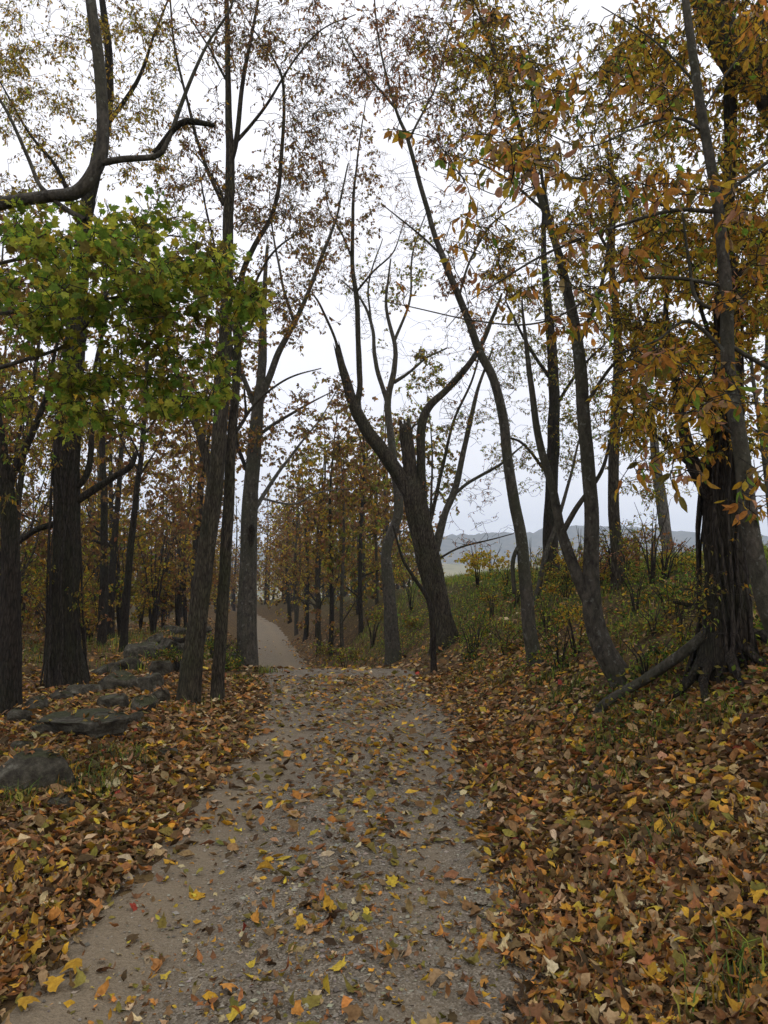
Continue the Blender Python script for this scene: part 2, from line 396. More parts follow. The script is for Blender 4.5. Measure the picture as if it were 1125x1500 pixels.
# ------------------------------------------------------------------ leaves
def sh_fold(w, fold, tip, side=0.0):
    V = np.array([(0, 0, 0), (w, .45, fold), (side, 1, tip), (-w, .45, fold), (0, .5, 0)], float)
    return V, [np.array([(0, 1, 2, 4), (0, 4, 2, 3)])]
def sh_leaf6(w, fold, tip, bend=0.0):
    V = np.array([(0, .5, 0), (0, 0, 0), (w * .85, .28, fold), (w * .9, .62, fold + bend), (0, 1, tip), (-w * .8, .66, fold - bend), (-w * .9, .3, fold)], float)
    return V, [np.array([(0, k, k % 6 + 1) for k in range(1, 7)])]
def sh_rhomb(w): return np.array([(0, 0, 0), (w, .5, .05), (0, 1, 0), (-w, .5, .05)], float), [np.array([(0, 1, 2, 3)])]
def sh_ovate(w, fold, curl, twist, rows=6, tooth=0.0, stalk=0.0):
    t = np.linspace(0, 1, rows); hw = w * np.sin(np.pi * t ** .85) ** .8 * (1 - .25 * t); hw[0] = .012; hw[-1] = .004
    V = []
    for k, (a, h) in enumerate(zip(t, hw)):
        h2 = h * (1 + tooth * (1 if k % 2 else -1))
        y = math.sin(a * curl) / curl if abs(curl) > .05 else a; z = (1 - math.cos(a * curl)) / curl if abs(curl) > .05 else 0
        tw = twist * (a - .5); cz = fold * h
        V += [(-h2 * math.cos(tw), y, z + cz - h * math.sin(tw)), (0, y, z), (h2 * math.cos(tw), y, z + cz + h * math.sin(tw))]
    F = []
    for k in range(rows - 1):
        a = 3 * k; F += [(a, a + 1, a + 4, a + 3), (a + 1, a + 2, a + 5, a + 4)]
    V = np.array(V)
    if stalk: n0 = len(V); V[:, 1] += stalk; V = np.vstack([V, [(-.012, 0, .02), (.012, 0, .02)]]); F.append((n0, n0 + 1, 2, 0))
    return V, [np.array(F)]
def sh_maple(curl, cup, ragged=.0, deep=False):
    A = [(-90, .30), (-60, .34), (-30, .48), (-12, .40), (18, .56), (35, .44), (60, .54), (75, .56), (90, .68)]
    if deep: A = [(-90, .30), (-60, .30), (-30, .52), (-10, .30), (18, .62), (38, .34), (62, .52), (72, .46), (90, .70)]
    A = A + [(180 - a, r) for a, r in A[-2::-1]]
    V = [(0, .36, 0)]
    for k, (a, r) in enumerate(A):
        r = r * (1 + ragged * rng.uniform(-1, 1)); x = r * math.cos(R(a)); y = .36 + r * math.sin(R(a)) * .92
        V.append((x * .82, y, 0))
    V = np.array(V); d2 = V[:, 0] ** 2 + (V[:, 1] - .4) ** 2
    V[:, 2] = cup * d2 + curl * (V[:, 1] - .4) ** 2 + .10 * np.sin(V[:, 0] * 9 + V[:, 1] * 5) * d2
    n = len(A); F = np.array([(0, 1 + k, 1 + (k + 1) % n) for k in range(n)])
    if deep: V[:, 1] += .45; V = np.vstack([V, [(-.014, 0, 0), (.014, 0, 0)]]); F = np.vstack([F, [(n + 1, n + 2, 1)]])
    return V, [F]

def frames(axis, nrm):
    axis = axis / (np.linalg.norm(axis, axis=1)[:, None] + 1e-9)
    x = np.cross(axis, nrm); x /= np.linalg.norm(x, axis=1)[:, None] + 1e-9
    return x, axis, np.cross(x, axis)

def leaves(mb, shapes, pos, axis, nrm, size, col):
    n = len(pos)
    if n == 0: return
    x, y, z = frames(axis, nrm); which = rng.integers(0, len(shapes), n)
    for s, (V, F) in enumerate(shapes):
        q = np.where(which == s)[0]
        if len(q) == 0: continue
        W = pos[q][:, None] + size[q][:, None, None] * (V[None, :, :1] * x[q][:, None] + V[None, :, 1:2] * y[q][:, None] + V[None, :, 2:] * z[q][:, None])
        k = len(V); FF = [(np.arange(len(q))[:, None, None] * k + f[None]).reshape(-1, f.shape[1]) for f in F]
        mb.add(W.reshape(-1, 3), FF, np.repeat(col[q], k, 0))

def rdir(n, zb=0.0):
    v = rng.normal(size=(n, 3)); v[:, 2] += zb; return v / np.linalg.norm(v, axis=1)[:, None]

C_ = dict(olive=(.20, .165, .035), yellow=(.55, .40, .045), gold=(.52, .30, .03), orange=(.52, .235, .05), rust=(.30, .13, .045), brown=(.20, .115, .048),
          redbrown=(.23, .11, .05), green=(.17, .28, .035), ygreen=(.40, .43, .05), tan=(.36, .235, .115), pink=(.42, .22, .13), dgreen=(.05, .09, .02),
          cream=(.52, .42, .24), umber=(.088, .053, .025), red=(.30, .05, .03))
PAL = dict(
    maple=[('green', 4), ('ygreen', 4), ('olive', 1.5), ('yellow', .8)],
    olivegold=[('olive', 3), ('yellow', 2), ('gold', 2), ('brown', 1.5), ('ygreen', 1)],
    brown=[('brown', 3), ('redbrown', 1.2), ('olive', 2.4), ('rust', 1.3), ('gold', .9), ('tan', .8)],
    rusty=[('redbrown', 3), ('rust', 2.5), ('orange', 1.3), ('olive', 1.4), ('pink', 1)],
    olive=[('olive', 4), ('ygreen', 1.4), ('gold', 1.2), ('brown', 1.5), ('green', 1)],
    orange=[('orange', 3), ('gold', 3), ('tan', 1.3), ('pink', 1), ('olive', 1.2), ('green', .7), ('yellow', 1.2)],
    gold=[('gold', 4), ('yellow', 3.2), ('orange', 1.2), ('olive', 1.6), ('green', .9), ('ygreen', .8)],
    thicket=[('olive', 2.6), ('brown', 4), ('gold', .8), ('rust', 1.5), ('umber', 1.2), ('yellow', .2)],
    weeds=[('green', 2), ('dgreen', 3), ('olive', 2), ('ygreen', 1), ('gold', .5), ('rust', .3)],
    yellow=[('yellow', 4), ('gold', 2), ('ygreen', 2), ('olive', 1)])
def colours(pal, n, jit=.22):
    p = PAL[pal] if isinstance(pal, str) else pal
    w = np.array([a[1] for a in p], float); k = rng.choice(len(p), n, p=w / w.sum())
    c = np.array([C_[a[0]] for a in p])[k]
    return np.clip(c * (1 + jit * rng.normal(size=(n, 1))) * (1 + .05 * rng.normal(size=(n, 3))), .01, .8)

S_SMALL = [sh_fold(.24, .08, -.12), sh_fold(.27, .14, .1, .08), sh_fold(.2, .05, -.3, -.1), sh_fold(.3, .2, -.2)]
S_HANG = [sh_fold(.19, .06, -.15), sh_fold(.22, .12, .1, .08), sh_fold(.16, .05, -.3, -.1), sh_fold(.25, .15, -.2)]
S_THIN = [sh_rhomb(.2), sh_rhomb(.25), sh_rhomb(.17)]
S_FAR = [sh_rhomb(.3), sh_rhomb(.38)]
S_BIG = [sh_ovate(w, f_, c, t, 6, .06, .2) for w, f_, c, t in ((.2, .35, .6, .5), (.23, .5, -.8, -.8), (.17, .2, 1.4, 1.4), (.21, .6, .3, -1.2), (.19, .3, -.5, .4), (.14, 1.2, 1.0, -1.8), (.24, .15, -1.3, .9))]
S_MAPLE = [sh_maple(c, u, .1, True) for c, u in ((-.4, .2), (.3, -.3), (-.8, -.2), (.1, .4))]

# ------------------------------------------------------------------ trees
WID, DENS = .76, 1.75
class Tree:
    def __init__(s, name, label, cat='tree', group=None, base=None, Y=None, bark=None, px=None):
        if base is None:
            base = hit(*px) if Y is None else at(px[0], px[1], Y)
            if Y is not None: base[2] = float(ground(base[0], base[1]))
        s.base = np.array(base, float); s.Y = s.base[1]; s.bark = bark or M_BARK
        s.root = empty(name, s.base, label, cat, group)
        s.nodes, s.nr, s.nd, s.att = [], [], [], []; s.dens = 1.0; s.trunk = None; s.lobj = []
        s.tw = MB(); s.lf = MB(); s.ntri = 0; s.big = []
    def part(s, name, mb, mt, stuff=False):
        if mb.n == 0: return None
        for v in mb.V: v -= s.base
        o = link(name, mb.mesh(name, mt), s.trunk if name in ('vine', 'root', 'hollow') and s.trunk else s.root)
        if name == 'trunk': s.trunk = o
        if stuff: o['kind'] = 'stuff'
        return o
    def reg(s, P, r):
        T = np.gradient(P, axis=0); T /= np.linalg.norm(T, axis=1)[:, None] + 1e-9
        s.nodes += list(P); s.nr += list(r); s.nd += list(T)
    def stem3(s, P, rad, name='branch', root=False, bark=None, amp=None, jag=0.0, wob=.012, sides=None, mt=None, step=None, freq=3.0):
        """stem through 3-D points with radii at these points"""
        P = np.asarray(P, float); rad = np.asarray(rad, float)
        if root:
            g = float(ground(P[0][0], P[0][1])); d = P[1] - P[0]; d = d / np.linalg.norm(d)
            p1 = P[0] + d * min(.35, .3 * np.linalg.norm(P[1] - P[0]))
            P = np.vstack([[P[0][0] - d[0] * .2, P[0][1], g - .3], [P[0][0], P[0][1], g], p1, P[1:]])
            rad = np.concatenate([[rad[0] * 1.45, rad[0] * 1.2, rad[0] * 1.03], rad[1:]])
        r0 = rad.max()
        st = step or float(np.clip(r0 * .8, .05, .3)); Q = spline(np.c_[P, rad], st); P2, r2 = Q[:, :3].copy(), np.clip(Q[:, 3], .002, None)
        t = np.cumsum(np.r_[0, np.linalg.norm(np.diff(P2, axis=0), axis=1)]); sd = rng.uniform(0, 90)
        for a in range(3): P2[:, a] += wob * vn(t * 2.1 + sd + 31 * a, sd) * min(1, 1.5)
        sides = sides or int(np.clip(r0 * 120, 6, 30)); amp = (.10 if r0 > .06 else .05) if amp is None else amp
        mb = MB(); mb.add(*tube(P2, r2, sides, amp if sides > 7 else 0, freq, sd, jag))
        s.part(name, mb, mt or bark or s.bark); s.reg(P2, r2)
        return P2, r2
    def stem(s, pts, w, **k):
        """stem through photo pixels at this tree's depth (third value: metres nearer or farther)"""
        P = [at(p[0], p[1], s.Y + (p[2] if len(p) > 2 else 0)) for p in pts]
        w = np.interp(np.linspace(0, 1, len(pts)), np.linspace(0, 1, len(w)), w)
        if k.get('root'): P[0] = s.base.copy()
        return s.stem3(P, [.5 * WID * a / F_PX * p[1] for a, p in zip(w, P)], **k)
    def zone(s, cx, cy, rx, ry, d0, d1, n):
        n = int(round(n * DENS * s.dens)); a = rng.uniform(0, 2 * np.pi, n); q = np.sqrt(rng.uniform(0, 1, n)); d = rng.uniform(d0, d1, n)
        clump = rng.uniform(0, 1, n) < .75; k = max(3, n // 14); cc = rng.integers(0, k, n)
        ca, cq, cd = rng.uniform(0, 2 * np.pi, k), np.sqrt(rng.uniform(0, 1, k)), rng.uniform(d0, d1, k)
        X_ = np.where(clump, ca[cc] * 0 + np.cos(ca[cc]) * cq[cc] + rng.normal(0, .17, n), np.cos(a) * q)
        Y_ = np.where(clump, np.sin(ca[cc]) * cq[cc] + rng.normal(0, .17, n), np.sin(a) * q)
        D = np.where(clump, cd[cc] + rng.normal(0, .15, n) * (d1 - d0), d)
        s.att += [at(cx + rx * x, cy + ry * y, max(1.6, s.Y + e)) for x, y, e in zip(X_, Y_, D)]
    def ball(s, c, r, n):
        k = max(3, n // 16); cc = rdir(k) * rng.uniform(.2, 1, (k, 1)) ** .5
        P = cc[rng.integers(0, k, n)] + rng.normal(0, .2, (n, 3))
        s.att += list(np.asarray(c) + P * np.asarray(r))
    def grow(s, pal, size, per, shapes=None, seg=3, thick=1.25, droop=.25, hang=.9, tip=.0034, spread=.025, clear=1.3, sides=3, big=0, jit=.22, side_twigs=2, leafy=.85):
        if not s.att: return s
        shapes = shapes or (S_HANG if s.Y < 9 else S_THIN)
        A = np.array(s.att); s.att = []
        N0 = np.array(s.nodes); m = len(N0); cap = m + len(A) * (seg + 1) * (1 + side_twigs) + 10
        ND = np.zeros((cap, 3)); ND[:m] = N0; NR = np.zeros(cap); NR[:m] = s.nr; DD = np.zeros((cap, 3)); DD[:m] = s.nd
        d = np.array([((N0 - a) ** 2).sum(1).min() for a in A]); A = A[np.argsort(d)]
        LP, LD = [], []
        mx, rad0 = seg + 1, None
        tt = np.linspace(0, 1, seg + 1)[:, None]
        def one(a, k, lp, seg=seg):
            nonlocal m
            tt = np.linspace(0, 1, seg + 1)[:, None]
            p = ND[k]; v = a - p; ln = np.linalg.norm(v) + 1e-6
            c = p + DD[k] * .3 * ln + v * .25 + rng.normal(0, .07, 3) * ln; c[2] += .12 * ln
            Q = (1 - tt) ** 2 * p + 2 * tt * (1 - tt) * c + tt * tt * a
            Q[1:] += rng.normal(0, .02, (seg, 3)) * ln
            r0 = min(NR[k] * .75, (.004 + .0065 * ln) * thick); r1 = tip
            r = r0 + (r1 - r0) * tt[:, 0] ** .8; r = np.maximum(r, tip)
            s.tw.add(*tube(Q, r, sides, cap=False))
            ND[m:m + seg] = Q[1:]; NR[m:m + seg] = r[1:]; DD[m:m + seg] = np.gradient(Q, axis=0)[1:] / (ln / seg)
            m += seg
            if lp:
                u = 1 - rng.uniform(0, .62 if ln > .5 else .8, per) ** 1.4; x = u * seg; i0 = np.minimum(x.astype(int), seg - 1)
                LP.append(Q[i0] + (Q[i0 + 1] - Q[i0]) * (x - i0)[:, None]); LD.append(np.repeat(v[None] / ln, per, 0))
            return ln
        for a in A:
            vec = ND[:m] - a; q = (vec ** 2).sum(1); q = q + 1.2 * np.maximum(vec[:, 2], 0) ** 2
            k = int(np.argmin(q)); ln = one(a, k, rng.uniform() < leafy)
            for _ in range(side_twigs):
                k2 = m - 1 - int(rng.integers(0, max(1, seg - 1))); one(ND[k2] + rdir(1)[0] * np.array([1, 1, .7]) * min(.5, .3 * ln + .14), k2, rng.uniform() < leafy - .1, min(seg, 2))
        P = np.concatenate(LP); D = np.concatenate(LD); n = len(P)
        ax = .5 * D + rdir(n) * .8 + np.array([0, 0, -hang]); nm = rdir(n) + np.array([0, 0, .9 * (1 - hang)])
        P = P + rdir(n) * rng.uniform(.2, 1, (n, 1)) * spread
        if clear: keep = np.linalg.norm(P - np.array([0, 0, CAM_Z]), axis=1) > clear
        else: keep = np.ones(n, bool)
        P, ax, nm = P[keep], ax[keep], nm[keep]; n = len(P)
        sz = size * rng.uniform(.6, 1.3, n); col = colours(pal, n, jit)
        if big:
            dist = P[:, 1]; u = P[:, 0] / dist; v = (P[:, 2] - CAM_Z) / dist
            el = np.arctan(v) - PITCH; score = sz / dist * ((np.abs(u) < .5) & (np.abs(np.tan(el)) < .67))
            idx = np.argsort(-score)[:big]; msk = np.zeros(n, bool); msk[idx] = True
            x, y, z = frames(ax[idx], nm[idx]); names = [c for c, _ in PAL[pal]]; wts = np.array([w for _, w in PAL[pal]]); cache = {}
            for q, j in enumerate(idx):
                cn = names[rng.choice(len(names), p=wts / wts.sum())]; si = int(rng.integers(0, len(shapes))); key = (cn, si, int(rng.integers(0, 2)))
                if key not in cache:
                    mb = MB(); V, F = shapes[si]; mb.add(V.copy(), F, np.clip(np.array(C_[cn]) * rng.uniform(.75, 1.15) * (1 + .12 * (V[:, 1:2] - .5)), .01, .8)); cache[key] = mb.mesh('leaf', M_LEAF)
                o = link('leaf', cache[key], s.root); s.lobj.append(o)
                o.matrix_local = Matrix([(*(np.array([x[q][r_], y[q][r_], z[q][r_]]) * sz[j]), P[j][r_] - s.base[r_]) for r_ in range(3)] + [(0, 0, 0, 1)])
            P, ax, nm, sz, col = P[~msk], ax[~msk], nm[~msk], sz[~msk], col[~msk]
        leaves(s.lf, shapes, P, ax, nm, sz, col)
        s.nodes, s.nr, s.nd = list(ND[:m]), list(NR[:m]), list(DD[:m])
        return s
    def vines(s, P, r, n, z0=0, z1=1, rv=.012):
        L_ = len(P)
        for q in range(n):
            a0, a1 = int(L_ * z0), max(int(L_ * z0) + 6, int(L_ * (z1 * rng.uniform(.6, 1)))); a1 = min(a1, L_)
            th = rng.uniform(0, 6.28) + np.cumsum(rng.normal(0, .1, a1 - a0)) + np.linspace(0, rng.uniform(-2, 2), a1 - a0)
            rr_ = r[a0:a1] * 1.08 + .012 + .02 * np.abs(vn(np.linspace(0, 9, a1 - a0), q * 7.7))
            Q = P[a0:a1] + np.c_[np.cos(th) * rr_, np.sin(th) * rr_, np.zeros(a1 - a0)]
            mb = MB(); mb.add(*tube(Q, np.linspace(rv * rng.uniform(.7, 1.5), rv * .4, len(Q)), 6)); s.part('vine', mb, M_TWIG); s.reg(Q[::3], np.full(len(Q[::3]), rv * .5))
    def done(s):
        s.part('twigs', s.tw, M_TWIG, True); cr = s.part('crown', s.lf, M_LEAF, True)
        for o in s.lobj: o.parent = cr
        return s

# --- woods on the wall side
t = Tree('maple_tree', 'green leaved maple reaching a thick elbowed bough over the boulders', base=(-4.7, 5.6, float(ground(-4.7, 5.6))), bark=M_GREY)
t.stem3([t.base, (-4.75, 5.6, 2.0), (-4.6, 5.65, 3.6), (-4.5, 5.7, 4.6), (-4.8, 5.8, 6.5), (-5.1, 6, 9)], [.24, .21, .19, .17, .12, .06], name='trunk', root=True)
t.stem([(-262, 420), (-140, 335), (0, 299), (70, 288), (115, 280), (143, 240), (150, 190), (146, 100), (133, 5), (120, -90), (130, -180)], [30, 27, 25, 24, 27, 28, 25, 24, 22, 17, 8], wob=.006)
t.stem([(146, 240), (180, 234), (230, 229), (246, 205), (262, 160), (280, 112), (305, 60), (335, 15), (350, -30)], [14, 13, 11, 9, 8, 6, 5, 4])
t.stem([(225, 222), (262, 180), (290, 178), (312, 183)], [10, 13, 12, 7], mt=M_DARK, jag=.04, amp=.2)
t.stem([(125, 322), (95, 305), (60, 274), (42, 235), (14, 170), (-10, 130)], [14, 10, 9, 8, 7, 6])
t.stem([(-262, 520), (-100, 470), (30, 455), (150, 440), (265, 420), (360, 440)], [12, 10, 8, 6, 4, 2])
t.stem([(-262, 600), (-80, 560), (30, 530), (110, 495), (185, 400), (260, 385)], [12, 10, 8, 6, 4, 2])
t.stem([(-200, 480), (-40, 400), (60, 372), (160, 352), (260, 345), (330, 370)], [10, 8, 6, 4, 3, 2])
t.dens = .6
for z in [(40, 350, 70, 40, -.9, .8, 50), (110, 385, 80, 45, -.9, .8, 70), (215, 370, 90, 35, -.9, .8, 70), (300, 375, 60, 25, -.5, .5, 34), (345, 435, 40, 32, -.5, .5, 34), (50, 450, 80, 50, -.8, .8, 66), (160, 450, 90, 40, -.9, .6, 70), (255, 440, 70, 35, -.5, .5, 44),
          (110, 530, 90, 40, -.5, .6, 50), (220, 530, 70, 45, -.5, .5, 44), (255, 590, 50, 30, -.5, .5, 20), (320, 545, 30, 25, -.5, .5, 12), (-90, 430, 130, 150, -.9, 1, 60), (235, 310, 45, 25, 0, .5, 20), (60, 590, 70, 40, -.5, .6, 22), (190, 330, 50, 20, 0, .5, 14), (350, 470, 40, 50, -.5, .5, 14), (150, 610, 90, 40, -.5, .8, 20), (20, 300, 40, 30, 0, .8, 10), (285, 490, 60, 40, -.5, .5, 20), (120, 300, 50, 25, 0, .8, 10), (300, 610, 40, 30, -.4, .5, 6)]: t.zone(*z)
t.grow('maple', .075, 5, S_MAPLE, hang=.45, spread=.015, big=280, thick=.6, side_twigs=1).done()

t = Tree('vine_covered_tree', 'massive dark trunk wrapped in climbing vines behind the flat stone slab', px=(97, 1000), Y=11.2, bark=M_DARK)
P, r = t.stem([(97, 1000), (95, 900), (95, 800), (98, 700), (104, 600), (110, 500), (119, 400), (124, 330), (135, 265), (155, 180), (160, 80), (150, 0), (140, -120)], [64, 56, 52, 48, 43, 37, 32, 29, 26, 21, 17, 13, 6], name='trunk', root=True, amp=.2)
t.vines(P, r, 11, .0, .75)
t.stem([(100, 742), (140, 716), (170, 697), (190, 684), (199, 664)], [17, 15, 13, 12, 9], jag=.05, amp=.2)
t.stem([(103, 722), (128, 690), (137, 610), (142, 520), (165, 440)], [13, 12, 10, 7, 4])
t.stem([(92, 765), (55, 775), (20, 800), (-30, 830)], [14, 12, 9, 6])
t.stem([(122, 340), (85, 250), (40, 190), (0, 120)], [14, 9, 6, 3]); t.stem([(152, 190), (200, 120), (225, 50), (260, -30)], [10, 8, 5, 3])
for z in [(60, 60, 80, 80, -1.5, 1.5, 95), (190, 90, 75, 90, -1.5, 1.5, 110), (80, 170, 90, 60, -1.5, 1.5, 55), (200, 210, 60, 50, -1.5, 1.5, 50), (40, 240, 60, 60, -1.5, 1.5, 45), (-60, 120, 70, 120, -1.5, 1.5, 40), (110, -80, 150, 70, -1.5, 1.5, 50),
          (80, 640, 70, 60, -.8, .8, 30)]: t.zone(*z)
t.grow('olivegold', .066, 6, spread=.06)
for z in [(90, 850, 45, 110, -.6, .1, 22)]: t.zone(*z)
t.grow('olive', .06, 5, spread=.05).done()

t = Tree('forked_tree', 'dark trunk forking above head height behind the mossy boulder', px=(12, 1045), bark=M_DARK)
t.stem([(12, 1045), (16, 950), (16, 850), (13, 750), (6, 690), (-4, 620), (-20, 540), (-30, 420)], [42, 36, 34, 32, 29, 22, 16, 8], name='trunk', root=True)
t.stem([(14, 705), (38, 655), (68, 580), (80, 520), (97, 450)], [16, 14, 10, 7, 4]); t.stem([(14, 830), (-20, 780), (-60, 700)], [12, 9, 5])
for z in [(40, 600, 80, 70, -1, 1, 60), (-40, 560, 70, 90, -1, 1, 30), (20, 700, 60, 50, -1, 1, 14)]: t.zone(*z)
t.grow('olive', .062, 6).done()

t = Tree('tall_straight_tree', 'tall straight trunk standing in leaf litter at the verge of the path', px=(275, 1032), bark=M_BARK)
P, r = t.stem([(275, 1032), (290, 900), (306, 780), (316, 690), (324, 600), (330, 500), (333, 400), (335, 300), (336, 220), (333, 120), (333, 20), (332, -90)], [40, 37, 35, 33, 29, 25, 22, 20, 16, 12, 10, 5], name='trunk', root=True, amp=.07)
t.stem([(338, 235), (346, 200), (355, 120), (368, 50), (385, -40)], [12, 11, 9, 7, 4]); t.stem([(311, 700), (298, 655), (285, 618), (268, 578), (250, 520), (238, 470), (215, 420)], [19, 17, 15, 12, 8, 6, 4])
t.stem([(327, 300), (300, 240), (275, 150), (255, 60), (248, -20)], [10, 8, 6, 5, 3]); t.stem([(341, 215), (385, 160), (430, 90), (470, 45), (520, 20)], [8, 6, 4, 3, 2]); t.stem([(334, 120), (300, 60), (270, 10)], [6, 4, 3])
t.stem([(329, 300), (318, 270), (290, 230), (262, 205)], [6, 5, 3, 2])
for z in [(300, 60, 70, 80, -1.5, 1.5, 70), (390, 60, 70, 70, -1.5, 1.5, 60), (430, 200, 70, 80, -1.2, 1.2, 60), (275, 200, 50, 60, -1, 1, 40), (460, 60, 60, 70, -1, 1, 40), (330, -70, 140, 60, -1.5, 1.5, 60), (370, 290, 50, 50, -1, 1, 34), (235, 430, 50, 60, -1, 1, 30)]: t.zone(*z)
t.grow('brown', .058, 5).done()

t = Tree('slender_tree', 'slender trunk close beside the tall straight tree at the verge', px=(318, 1027), bark=M_BARK)
t.stem([(318, 1027), (326, 880), (334, 760), (340, 640), (346, 540), (353, 440), (356, 400), (375, 358), (400, 312), (411, 240), (416, 130), (400, 85), (372, 45), (352, 10)], [25, 23, 22, 19, 16, 13, 11, 10, 9, 8, 6, 4, 3, 2], name='trunk', root=True, amp=.06)
t.stem([(347, 545), (330, 470), (318, 380), (300, 300), (290, 240)], [9, 7, 5, 4, 2]); t.stem([(352, 455), (380, 400), (410, 360), (455, 330)], [7, 5, 4, 2]); t.stem([(340, 640), (375, 590), (420, 555), (470, 540)], [8, 5, 4, 2])
for z in [(300, 290, 60, 60, -1.2, 1.2, 50), (430, 310, 70, 60, -1.2, 1.2, 56), (280, 380, 60, 50, -1, 1, 36), (400, 440, 60, 60, -1, 1, 34)]: t.zone(*z)
t.grow('brown', .056, 5)
for z in [(440, 200, 60, 160, -1, 1, 40), (490, 120, 60, 110, -1, 1, 40), (380, 420, 60, 80, -1, 1, 24)]: t.zone(*z)
t.grow('brown', .05, 4, leafy=.4).done()

t = Tree('hollow_grey_tree', 'grey trunk with a hollow and bleached dead limbs beside the far path', px=(362, 968), Y=15.5, bark=M_GREY)
P, r = t.stem([(362, 968), (362, 880), (364, 800), (367, 720), (374, 640), (380, 580), (384, 530), (386, 450), (392, 360)], [38, 34, 32, 30, 27, 23, 18, 12, 6], name='trunk', root=True, amp=.12)
t.stem([(380, 590), (408, 520), (440, 455), (470, 380), (495, 310), (510, 240)], [16, 13, 10, 8, 5, 3]); t.stem([(376, 600), (352, 540), (340, 470), (320, 420)], [11, 9, 7, 4])
t.stem([(364, 765), (380, 735), (408, 692), (432, 660), (470, 612), (500, 560)], [10, 9, 7, 5, 3, 2], mt=M_DEAD); t.stem([(385, 730), (430, 738), (470, 720), (520, 715)], [5, 4, 3, 2], mt=M_DEAD); t.stem([(362, 690), (345, 640), (360, 610), (358, 570)], [9, 8, 6, 4], mt=M_DARK)
t.stem([(430, 470), (415, 420), (400, 340), (395, 280)], [8, 6, 4, 2]); t.stem([(375, 640), (420, 610), (455, 590), (485, 575)], [8, 6, 4, 2])
hb = MB(); c0 = at(368, 785, 15.5 - .26); th = np.linspace(0, 2 * np.pi, 15)[:-1]
ring = np.array([c0 + np.array([.075 * math.cos(a) * (1 + .2 * math.sin(3 * a)), -.012 + .03 * abs(math.cos(a)), .24 * math.sin(a)]) for a in th])
hb.add(np.vstack([ring, c0 + np.array([0, .07, 0])]), np.array([(k, (k + 1) % 14, 14) for k in range(14)])); t.part('hollow', hb, M_DARK)
for z in [(430, 420, 70, 70, -1.5, 1.5, 60), (480, 330, 60, 90, -1.5, 1.5, 56), (370, 480, 70, 60, -1.5, 1.5, 50), (400, 620, 70, 60, -1.5, 2, 60), (400, 300, 60, 80, -1.5, 1.5, 44), (510, 230, 50, 90, -1.5, 1.5, 36), (465, 600, 50, 50, -1, 1.5, 30)]: t.zone(*z)
t.grow('brown', .065, 6, S_FAR).done()

# --- the broken tree on the bank and the trees round it
t = Tree('broken_tree', 'leaning furrowed tree with splintered broken stems at the foot of the bank', px=(652, 948), bark=M_BARK)
P, r = t.stem([(652, 948), (641, 880), (629, 820), (617, 768), (606, 725), (598, 700)], [52, 48, 44, 42, 40, 30], name='trunk', root=True, amp=.16, freq=5)
t.stem([(612, 752), (588, 702), (562, 662), (536, 628), (518, 592), (505, 552), (496, 520)], [30, 28, 26, 25, 22, 18, 13], jag=.35, amp=.16)
t.stem([(612, 760), (603, 715), (598, 670), (594, 640), (592, 622)], [28, 26, 24, 24, 20], jag=.22, amp=.2)
t.stem([(620, 775), (618, 720), (616, 660), (617, 625), (626, 600), (650, 575), (678, 545), (697, 520), (714, 485), (735, 430)], [20, 18, 17, 17, 16, 14, 12, 11, 9, 4])
t.stem([(522, 598), (527, 560), (525, 500), (523, 440), (516, 380), (518, 300), (524, 230), (535, 150)], [13, 12, 11, 10, 8, 6, 4, 2]); t.stem([(505, 555), (492, 500), (470, 450), (456, 428)], [7, 6, 5, 3])
t.stem([(632, 830), (650, 760), (668, 710), (684, 640), (700, 570), (722, 510)], [17, 15, 13, 10, 7, 4], mt=M_GREY); t.stem([(655, 735), (690, 705), (735, 678), (770, 650)], [8, 7, 6, 3], mt=M_GREY)
t.stem([(626, 780), (645, 700), (664, 620), (690, 560), (705, 510)], [9, 8, 6, 5, 3]); t.stem([(640, 820), (680, 800), (720, 790), (752, 782)], [5, 4, 3, 2])
t.stem([(520, 430), (545, 400), (575, 370), (590, 330)], [5, 4, 3, 2]); t.stem([(516, 380), (500, 340), (480, 300), (470, 220)], [5, 4, 3, 2]); t.stem([(598, 640), (610, 622), (632, 628)], [5, 4, 2])
for z in [(500, 340, 40, 90, -1, 1, 26), (650, 690, 60, 60, -.8, 1.2, 16), (690, 790, 60, 30, -.5, .8, 8), (560, 340, 50, 90, -1, 1, 14)]: t.zone(*z)
t.grow('rusty', .05, 4)
for z in [(540, 260, 70, 200, -1.2, 1.2, 60), (480, 420, 50, 90, -1, 1, 22), (680, 640, 60, 90, -1, 1, 30), (600, 600, 40, 60, -.6, .8, 14), (690, 770, 70, 50, -.6, 1, 18)]: t.zone(*z)
t.grow('rusty', .05, 4, leafy=.3).done()

t = Tree('grey_curved_tree', 'lichen flecked curving grey tree behind the leaning broken tree', px=(576, 915), Y=20, bark=M_GREY)
t.stem([(588, 918), (570, 862), (566, 805), (584, 750), (578, 690), (570, 620), (568, 585), (577, 545), (578, 505), (566, 450), (572, 380)], [28, 22, 20, 18, 16, 14, 12, 11, 8, 6, 3], name='trunk', root=True)
t.stem([(568, 590), (552, 540), (545, 480), (530, 440), (500, 410)], [10, 9, 7, 5, 3]); t.stem([(577, 560), (600, 545), (625, 525), (655, 510)], [8, 6, 4, 3]); t.stem([(578, 500), (600, 440), (605, 370), (625, 310)], [7, 5, 4, 2]); t.stem([(548, 500), (540, 420), (560, 350)], [5, 4, 2])
for z in [(640, 545, 45, 35, -1, 1, 44), (560, 420, 60, 90, -1.5, 1.5, 30), (610, 380, 40, 60, -1, 1, 22)]: t.zone(*z)
t.grow('olive', .075, 6, S_FAR)
